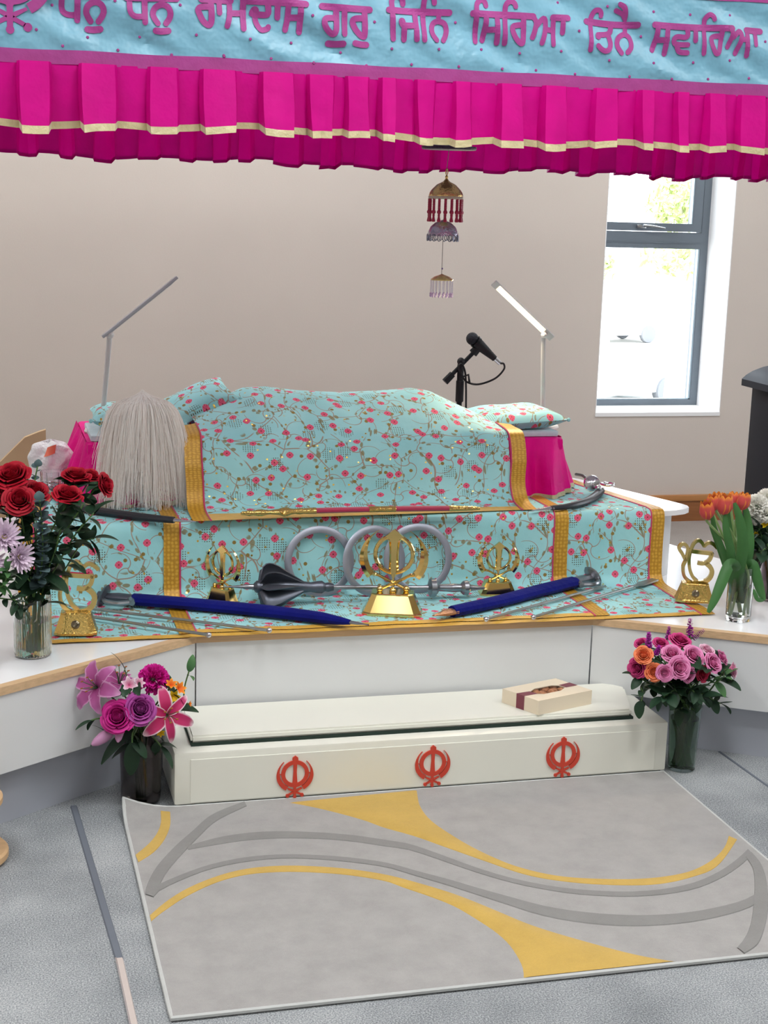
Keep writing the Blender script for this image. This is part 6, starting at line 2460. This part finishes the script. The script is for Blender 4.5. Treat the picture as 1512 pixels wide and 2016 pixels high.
LILYP = {
    'pink': [leaf_me('petal', .092, .040, 1.55, M_lily, fold=.10, nu=6, nv=12, ruf=.03), leaf_me('petal', .088, .030, 1.55, M_lily, fold=.12, nu=6, nv=12)],
    'mauve': [leaf_me('petal', .082, .040, 1.9, M_lily2, fold=.08, nu=6, nv=12, ruf=.06), leaf_me('petal', .080, .034, 1.9, M_lily2, fold=.1, nu=6, nv=12, ruf=.05)]}
lily('open pink lily with white edged petals in front of the lily bouquet', 331, 1408, 4.10, (.12, -.92, .28), 1.0, 'pink', spin=.12, open_=.62)
lily('mauve lily turned to the left at the back of the lily bouquet', 186, 1352, 4.16, (-.62, -.62, .42), 1.15, 'mauve', spin=.5, open_=.95)
lily('pale mauve lily behind the dark oval leaf of the lily bouquet', 236, 1338, 4.22, (.1, -.3, .9), .95, 'mauve', spin=.2, open_=.8)
# smaller blooms
def lrose(label, x, y, Y, r, col, var, face, g=None, nleaf=2):
    return rose(label, g, lv + V((FR.uniform(-.012, .012), FR.uniform(-.012, .012), .013)), LM + V((FR.uniform(-.03, .03), -.02, 0)), x, y, Y, r, col, var, face, nleaf, (.6, .9))
lrose('magenta rose at the middle of the lily bouquet', 232, 1411, 4.10, 31, 'magenta', 0, (-.25, -.85, .45))
lrose('violet rose beside the open pink lily', 276, 1396, 4.10, 29, 'violet', 0, (.05, -.85, .5))
CARN = ruffle_mesh('bloom', 4, M_hot, 60)
h = at(302, 1338, Y=4.18)
flower('carnation', 'hot pink ruffled carnation at the top of the lily bouquet', 'flower', None, lv + V((0, .012, .013)), LM, h, (.15, -.6, .7), [('bloom', CARN, .046), ('calyx', CALYX, .03)], nleaf=2)
ALST = MB()
for k in range(6):
    p = strap_petal(1.0, .55, .5, nu=3, nv=6)
    Mx = Matrix.Rotation(2 * PI * k / 6, 4, 'Z') @ Matrix.Rotation(.85, 4, 'X')
    ALST.add([Mx @ v for v in p.v], p.f, [p.uv[i] for i in range(len(p.v))])
AL1, AL2, AL3 = ALST.mesh('bloom'), ALST.mesh('bloom'), ALST.mesh('bloom')
AL1.materials.append(M_orp)
AL2.materials.append(M_yelp)
AL3.materials.append(petal_mat('white_pink_petal', rgb(206, 70, 130), rgb(240, 220, 232), edge=rgb(246, 236, 240)))
for lb, x, y, r, me, f in (('small orange flower at the right shoulder of the lily bouquet', 350, 1357, .026, AL1, (.5, -.6, .5)), ('small orange and yellow flower above the open pink lily', 336, 1350, .022, AL1, (.1, -.6, .8)),
                           ('small yellow flower tucked above the open pink lily', 340, 1372, .024, AL2, (.2, -.9, .3)), ('small orange bud flower at the far right of the lily bouquet', 371, 1386, .012, AL1, (.8, -.4, .2)),
                           ('small yellow flower below the open pink lily', 316, 1441, .016, AL2, (0, -.9, -.1)), ('small white and pink flower between the mauve lilies and the carnation', 254, 1350, .030, AL3, (0, -.8, .6)),
                           ('small white and pink flower to the right of its twin under the carnation', 272, 1346, .022, AL3, (.3, -.7, .6))):
    flower('alstroemeria', lb, 'flower', 'small flowers of the lily bouquet', lv + V((FR.uniform(-.01, .01), FR.uniform(-.01, .01), .013)), LM + V((FR.uniform(-.02, .02), 0, 0)), at(x, y, Y=4.15), f, [('bloom', me, r)], nleaf=1)
BUD = MB().lathe([(.001, 0), (.10, .04), (.19, .3), (.20, .55), (.14, .85), (.05, 1.0), (.001, 1.03)], 12, None, .08, 3).mesh('bloom')
BUD.materials.append(M_lily2)
for lb, x, y, d, L in (('closed mauve lily bud hanging at the lower left of the lily bouquet', 204, 1450, (-.75, -.4, -.35), .082), ('mauve lily bud beside the hanging one, pointing down', 236, 1440, (-.2, -.6, -.6), .066), ('pink lily bud under the violet rose', 284, 1416, (-.15, -.9, -.25), .052)):
    d = V(d).normalized()
    h = at(x, y, Y=4.11)
    flower('lily_bud', lb, 'lily', 'lily buds', lv + V((0, -.01, .013)), LM + V((-.02, -.03, 0)), h - d * L * .5, d, [('bloom', BUD, L)], nleaf=0)
BIGL = [leaf_me('broad_leaf', .085, .034, .6, M_leafd, fold=.05), leaf_me('broad_leaf', .075, .038, .9, M_leafd, fold=.05)]
for lb, pts, n, sd in (('dark broad leaf standing behind the carnation', [at(270, 1390, Y=4.24), at(246, 1320, Y=4.24)], 2, 1), ('leafy twig at the right of the lily bouquet before the stage front', [at(350, 1400, Y=4.2), at(365, 1345, Y=4.2), at(372, 1322, Y=4.2)], 3, 2),
                       ('dark leaves at the left below the mauve lily', [at(230, 1430, Y=4.16), at(200, 1415, Y=4.14), at(180, 1418, Y=4.13)], 3, 3), ('dark leaves hanging over the rim of the smoked vase', [at(262, 1450, Y=4.13), at(258, 1480, Y=4.12)], 5, 5),
                       ('dark leaves under the open pink lily', [at(300, 1450, Y=4.15), at(318, 1470, Y=4.13)], 5, 7), ('dark leaf at the lower left of the bouquet under the buds', [at(228, 1440, Y=4.16), at(205, 1448, Y=4.14)], 2, 9), ('large dark leaf hanging down in front of the smoked vase', [at(262, 1440, Y=4.12), at(260, 1462, Y=4.11)], 2, 11)):
    spray(lb, lv + V((.0, .0, .013)), LM + V((0, -.02, .01)), pts, n, (.62 if sd in (3, 9) else 1.35 if sd == 11 else .85), BIGL if sd != 2 else LEAFM, seed=sd + 40)

# ------------------------------------------------------------------ rose bouquet on the floor at the right
qv = V((2.129, 4.165, .001))
glass_vase('tall_glass_vase', 'tall flared glass vase full of stems on the carpet right of the step box', qv, [(.040, 0), (.043, .005), (.0435, .02), (.046, .10), (.052, .205), (.054, .212)], .003, .012, .17, M_vgreen, M_wgreen)
QM = qv + V((0, 0, .205))


def z4(x, y):
    return 1160 + x / 4.295, 1180 + y / 4.295


g_ = 'roses of the bouquet right of the step box'
RB = [('pink', 'pink rose at the top middle of the right bouquet, seen from the side', 700, 460, 80, 4.10, (-.2, -.5, .8), 0), ('pink', 'large pink rose at the top middle of the right bouquet', 880, 475, 86, 4.08, (.1, -.7, .7), 0),
      ('pale', 'pale pink rose with a white throat at the top right of the right bouquet', 1000, 432, 64, 4.16, (.3, -.4, .8), 0), ('pink', 'pink rose below the pale pink one of the right bouquet', 1045, 540, 80, 4.06, (.35, -.7, .5), 0),
      ('pink', 'deep tinted pink rose at the upper right of the right bouquet', 1125, 492, 62, 4.16, (.6, -.4, .5), 1), ('pale', 'white and pink rose at the far right of the right bouquet', 1215, 602, 66, 4.10, (.75, -.5, .15), 1),
      ('pink', 'round pink rose at the centre of the right bouquet facing forward', 760, 580, 88, 4.02, (0, -.92, .35), 0), ('pink', 'narrow pink rose left of the central one in the right bouquet', 638, 622, 68, 4.02, (-.3, -.85, .25), 1),
      ('pink', 'pink rose hanging below the central one in the right bouquet', 845, 640, 62, 4.03, (.3, -.85, -.05), 0), ('crimson', 'crimson rose at the lower right of the right bouquet', 962, 630, 66, 4.06, (.25, -.9, .1), 1),
      ('deep', 'deep pink rose at the far left of the right bouquet', 408, 582, 76, 4.08, (-.7, -.6, .1), 0), ('deep', 'deep pink rose at the upper left behind the orange one', 440, 372, 54, 4.22, (-.4, -.3, .8), 0),
      ('deep', 'deep pink rose behind the purple blossoms of the right bouquet', 605, 372, 62, 4.20, (0, -.4, .9), 0), ('deep', 'broad deep pink rose at the back top of the right bouquet', 770, 348, 84, 4.20, (.1, -.35, .9), 0),
      ('orange', 'orange rose at the upper left of the right bouquet', 458, 472, 74, 4.06, (-.3, -.7, .55), 1), ('orange', 'orange rose at the lower left of the right bouquet', 550, 615, 72, 4.04, (-.35, -.85, .3), 1)]
for i, (col, lb, x, y, r, Y, f, v) in enumerate(RB):
    px, py = z4(x, y)
    a = i * 2.4
    rose(lb, g_, qv + V((.022 * math.cos(a + 2), .022 * math.sin(a + 2), .013)), QM + V((.034 * math.cos(a), .034 * math.sin(a), 0)), px, py, Y, r / 4.295 * 1.06, col, v, f, nleaf=4, lr=(.5, .82))
STK = MB()
rr = random.Random(9)
for i in range(9):
    z = i * .20
    for k in range(3):
        a = i * 1.1 + k * 2.1
        for q in range(4):
            p = strap_petal(.30 * (1 - i * .05), .30 * (1 - i * .05), .6, nu=3, nv=3)
            Mx = Matrix.Translation((math.cos(a) * .22 * (1 - i * .07), math.sin(a) * .22 * (1 - i * .07), z)) @ Matrix.Rotation(a + q * 1.57, 4, 'Z') @ Matrix.Rotation(.3 + rr.uniform(-.3, .3), 4, 'X')
            STK.add([Mx @ v for v in p.v], p.f, [p.uv[j] for j in range(len(p.v))])
STK = STK.mesh('bloom')
STK.materials.append(M_stock)
for lb, x, y, Y, sc, f in (('purple stock spike at the upper left of the right bouquet', 500, 400, 4.14, .030, (-.12, -.2, .97)), ('purple stock blossoms between the orange roses', 565, 460, 4.10, .022, (0, -.5, .8)), ('purple stock spike in the middle top of the right bouquet', 665, 330, 4.24, .024, (0, -.1, 1)),
                           ('tall purple stock spike rising highest from the right bouquet', 850, 300, 4.24, .032, (-.05, 0, 1)), ('purple stock spike drooping right of the tall one', 880, 330, 4.22, .026, (.5, -.2, .5))):
    px, py = z4(x, y)
    flower('stock_flower', lb, 'flower', 'purple stocks of the right bouquet', qv + V((FR.uniform(-.02, .02), FR.uniform(-.02, .02), .013)), QM + V((FR.uniform(-.03, .03), .01, 0)), at(px, py, Y=Y), f, [('bloom', STK, sc)], nleaf=2, leafset=LEAFM)
for lb, pts, n, sd in (('dark leaf hanging at the left over the end of the step box', [z4(470, 740) + (4.1,), z4(455, 800) + (4.06,), z4(440, 860) + (4.05,)], 5, 1), ('dark leaves at the lower right of the right bouquet', [z4(950, 800) + (4.1,), z4(1050, 850) + (4.08,), z4(1110, 880) + (4.08,)], 7, 2),
                       ('dark leaves in the shade under the pink roses', [z4(720, 780) + (4.06,), z4(680, 800) + (4.04,), z4(620, 830) + (4.03,)], 12, 3), ('dark leaves under the crimson rose', [z4(860, 770) + (4.06,), z4(900, 800) + (4.04,), z4(960, 830) + (4.05,)], 12, 4),
                       ('green leaves at the right under the white and pink rose', [z4(1000, 720) + (4.1,), z4(1080, 700) + (4.08,), z4(1150, 640) + (4.08,)], 8, 5), ('dark leaves at the left under the deep pink rose', [z4(560, 740) + (4.1,), z4(470, 690) + (4.08,), z4(420, 660) + (4.08,)], 10, 6),
                       ('wide leaf pressed inside the rim of the tall glass vase', [z4(800, 880) + (4.12,), z4(780, 930) + (4.11,)], 6, 7), ('dark leaves filling the middle of the right bouquet', [z4(800, 740) + (4.12,), z4(760, 700) + (4.1,), z4(700, 690) + (4.1,)], 14, 8)):
    spray(lb, qv + V((FR.uniform(-.015, .015), FR.uniform(-.015, .015), .013)), QM, [at(a, b, Y=c) for a, b, c in pts], n, .82, LEAF if sd != 5 else LEAFM, seed=sd + 60)

# ------------------------------------------------------------------ tulips
tv = V((2.403, 4.376, ZB))
glass_vase('tulip_glass_vase', 'clear straight glass vase with water holding the orange tulips', tv, [(.039, 0), (.041, .004), (.0415, .018), (.043, .178), (.0438, .182)], .003, .016, .115, M_vglass)
TM = tv + V((0, 0, .17))
TUL = MB()
for lay in range(2):
    for k in range(3):
        ph_ = 2 * PI * k / 3 + lay * PI / 3
        def tp_(u, v, ph_=ph_, lay=lay):
            a = u * 2 - 1
            w = math.sin(PI * min(1, .12 + .76 * v)) ** .6
            r = ipl([0, .15, .4, .7, 1], [.10, .36, .50, .46, .34 + .05 * lay], v) - .02 * lay - .02 * a * a
            ang = ph_ + a * .82 * w
            z = v * 1.25 - .14 * a * a * v * v
            return (math.cos(ang) * r, math.sin(ang) * r, z)
        TUL.grid(tp_, 7, 9)
TUL = TUL.mesh('bloom')
TUL.materials.append(M_tul)
TL = [('orange tulip at the far left of the tulip vase, lowest of the open ones', 1393, 1022, 4.34, 27, (-.25, -.2, .95)), ('orange tulip partly hidden behind the leftmost tulip', 1404, 1006, 4.42, 24, (-.15, -.1, 1)), ('largest orange tulip at the middle of the tulip vase', 1424, 1013, 4.34, 29, (0, -.15, 1)),
      ('orange tulip behind a tall leaf, right of the largest tulip', 1441, 1000, 4.42, 23, (.1, 0, 1)), ('orange tulip at the right next to the white carnations', 1459, 1004, 4.38, 25, (.15, -.1, 1)), ('orange tulip behind and left of the largest one', 1412, 1002, 4.44, 24, (-.05, 0, 1)), ('small orange tulip tip peeping out between the tall leaves', 1450, 1022, 4.33, 12, (.1, -.2, 1))]
for i, (lb, x, y, Y, r, f) in enumerate(TL):
    h = at(x, y, Y=Y)
    s = r * .00168 * 1.12
    a = i * 2.4
    flower('tulip', lb, 'tulip', 'orange tulips in the glass', tv + V((.026 * math.cos(a), .026 * math.sin(a), .017)), TM + V((.024 * math.cos(a + .8), .024 * math.sin(a + .8), -.02)), h, f, [('bloom', TUL, s)], stem_r=.0042, stem_m=M_stemt, nleaf=0)
tl = thing('tulip_foliage', 'long green tulip leaves rising from and folding over the clear vase', 'foliage', tv)
def tleaf(pts, W, roll=0.0, n=14):
    P = spline([V(p) - tv for p in pts], 6)
    L = len(P)
    mb = MB()
    vs, uvs, fs = [], [], []
    for i, p in enumerate(P):
        t = i / (L - 1)
        d = (P[min(i + 1, L - 1)] - P[max(i - 1, 0)]).normalized()
        view = V((-.48, -.85, .22))
        s = d.cross(view)
        s = (s.normalized() if s.length > 1e-4 else V((1, 0, 0)))
        s = Matrix.Rotation(roll, 3, d) @ s
        nn = s.cross(d).normalized()
        w = W * .86 * (math.sin(PI * (.10 + .86 * t)) ** .65)
        for k in range(5):
            a = k / 2 - 1
            vs.append(p + s * a * w * .5 - nn * (a * a) * w * .16)
            uvs.append((k / 4, t))
    for i in range(L - 1):
        for k in range(4):
            fs.append((i * 5 + k, i * 5 + k + 1, (i + 1) * 5 + k + 1, (i + 1) * 5 + k))
    mb.add(vs, fs, uvs)
    return obj('leaf', mb, M_leaft, tl)
b = tv + V((0, 0, .06))
tleaf([b + V((.01, -.01, 0)), at(1452, 1150, Y=4.35), at(1462, 1080, Y=4.32), at(1458, 1030, Y=4.31), at(1446, 990, Y=4.31)], .042)
tleaf([b + V((0, .0, 0)), at(1446, 1150, Y=4.36), at(1440, 1090, Y=4.34), at(1430, 1040, Y=4.33), at(1428, 1012, Y=4.33)], .034, .3)
tleaf([b + V((-.01, 0, 0)), at(1440, 1150, Y=4.37), at(1424, 1090, Y=4.36), at(1406, 1040, Y=4.36), at(1400, 1000, Y=4.36)], .026, -.3)
tleaf([b + V((-.01, .01, 0)), at(1436, 1140, Y=4.38), at(1412, 1070, Y=4.38), at(1396, 1030, Y=4.38)], .018, .2)
tleaf([b + V((.015, .01, 0)), at(1464, 1140, Y=4.38), at(1476, 1080, Y=4.38), at(1474, 1030, Y=4.40), at(1464, 985, Y=4.42)], .036, .2)
tleaf([b + V((0, .02, 0)), at(1450, 1120, Y=4.42), at(1440, 1040, Y=4.44), at(1434, 985, Y=4.46)], .028)
tleaf([b + V((.01, .02, 0)), at(1470, 1120, Y=4.42), at(1472, 1050, Y=4.44), at(1462, 972, Y=4.48)], .022)
tleaf([TM + V((-.03, -.02, -.02)), at(1450, 1116, Y=4.33), at(1436, 1112, Y=4.30), at(1420, 1148, Y=4.28), at(1406, 1182, Y=4.27), at(1394, 1206, Y=4.27)], .042)
tleaf([TM + V((.03, -.01, -.02)), at(1470, 1118, Y=4.36), at(1482, 1112, Y=4.34), at(1492, 1145, Y=4.33), at(1499, 1168, Y=4.33), at(1505, 1182, Y=4.33)], .040)
tleaf([at(1504, 1180, Y=4.33), at(1492, 1178, Y=4.32), at(1484, 1160, Y=4.325)], .022, .6)

# ------------------------------------------------------------------ white carnations at the right edge
wv = V((2.655, 4.60, ZB))
glass_vase('dark_glass_vase', 'dark glass vase with white flowers at the right edge behind the tulips', wv, [(.045, 0), (.05, .006), (.052, .03), (.050, .18), (.056, .20)], .003, .01, .12, M_vsmoke)
WM = wv + V((0, 0, .19))
WC = [ruffle_mesh('bloom', 21, M_cream_p, 64), ruffle_mesh('bloom', 22, M_cream_p, 56)]
for i, (lb, x, y, Y, r, f) in enumerate([('white carnation nearest the tulips at the right edge', 1490, 996, 4.52, .042, (-.4, -.7, .5)), ('white carnation highest at the right edge', 1510, 984, 4.56, .04, (.1, -.6, .7)), ('lower white carnation under the one nearest the tulips', 1489, 1016, 4.52, .034, (-.4, -.8, .1)),
                                         ('white carnation below the highest one at the right edge', 1507, 1012, 4.50, .032, (.2, -.9, .2)), ('white carnation cut off by the right edge', 1530, 1000, 4.55, .04, (.5, -.6, .4))]):
    flower('carnation', lb, 'flower', 'white carnations at the right edge', wv + V((.012 * math.cos(i * 2.4), .012 * math.sin(i * 2.4), .011)), WM + V((.03 * math.cos(i * 2.4), .03 * math.sin(i * 2.4), 0)), at(x, y, Y=Y), f, [('bloom', WC[i % 2], r), ('calyx', CALYX, r * .7)], nleaf=4, leafset=LEAF, lr=(.4, .8))
for i, (lb, x, y, Y) in enumerate([('small yellow flower at the right edge below the white carnations', 1506, 1033, 4.50), ('small yellow flower low between the tulips and the dark foliage', 1488, 1052, 4.56), ('small yellow flower under the other low one by the tulips', 1487, 1066, 4.56)]):
    flower('yellow_flower', lb, 'flower', 'small yellow flowers at the right edge', wv + V((.0, .012 * (i - 1), .011)), WM + V((-.02, .01, 0)), at(x, y, Y=Y), (-.3, -.8, .3), [('bloom', AL2, .013 if i else .018)], nleaf=1)
for sd, pts in ((1, [(1495, 1085, 4.5), (1500, 1060, 4.5), (1494, 1040, 4.5)]), (2, [(1510, 1080, 4.5), (1516, 1050, 4.5), (1512, 1030, 4.5)]), (3, [(1485, 1090, 4.58), (1480, 1060, 4.6), (1478, 1035, 4.6)]), (4, [(1525, 1090, 4.5), (1540, 1060, 4.5)]), (5, [(1500, 1095, 4.46), (1506, 1080, 4.44), (1512, 1095, 4.44)])):
    spray(('dark green foliage stem straight under the white carnation nearest the tulips', 'dark green foliage stem rising under the highest white carnation', 'dark green foliage stem close behind the tulip leaves', 'dark green foliage stem half cut off by the right edge', 'dark green foliage stem drooping over the rim of the dark vase')[sd - 1], wv + V((.01 * (sd - 3), 0, .011)), WM + V((.012 * (sd - 3), -.01, 0)), [at(a, b_, Y=c) for a, b_, c in pts], 12, .9, LEAF, seed=sd + 90)
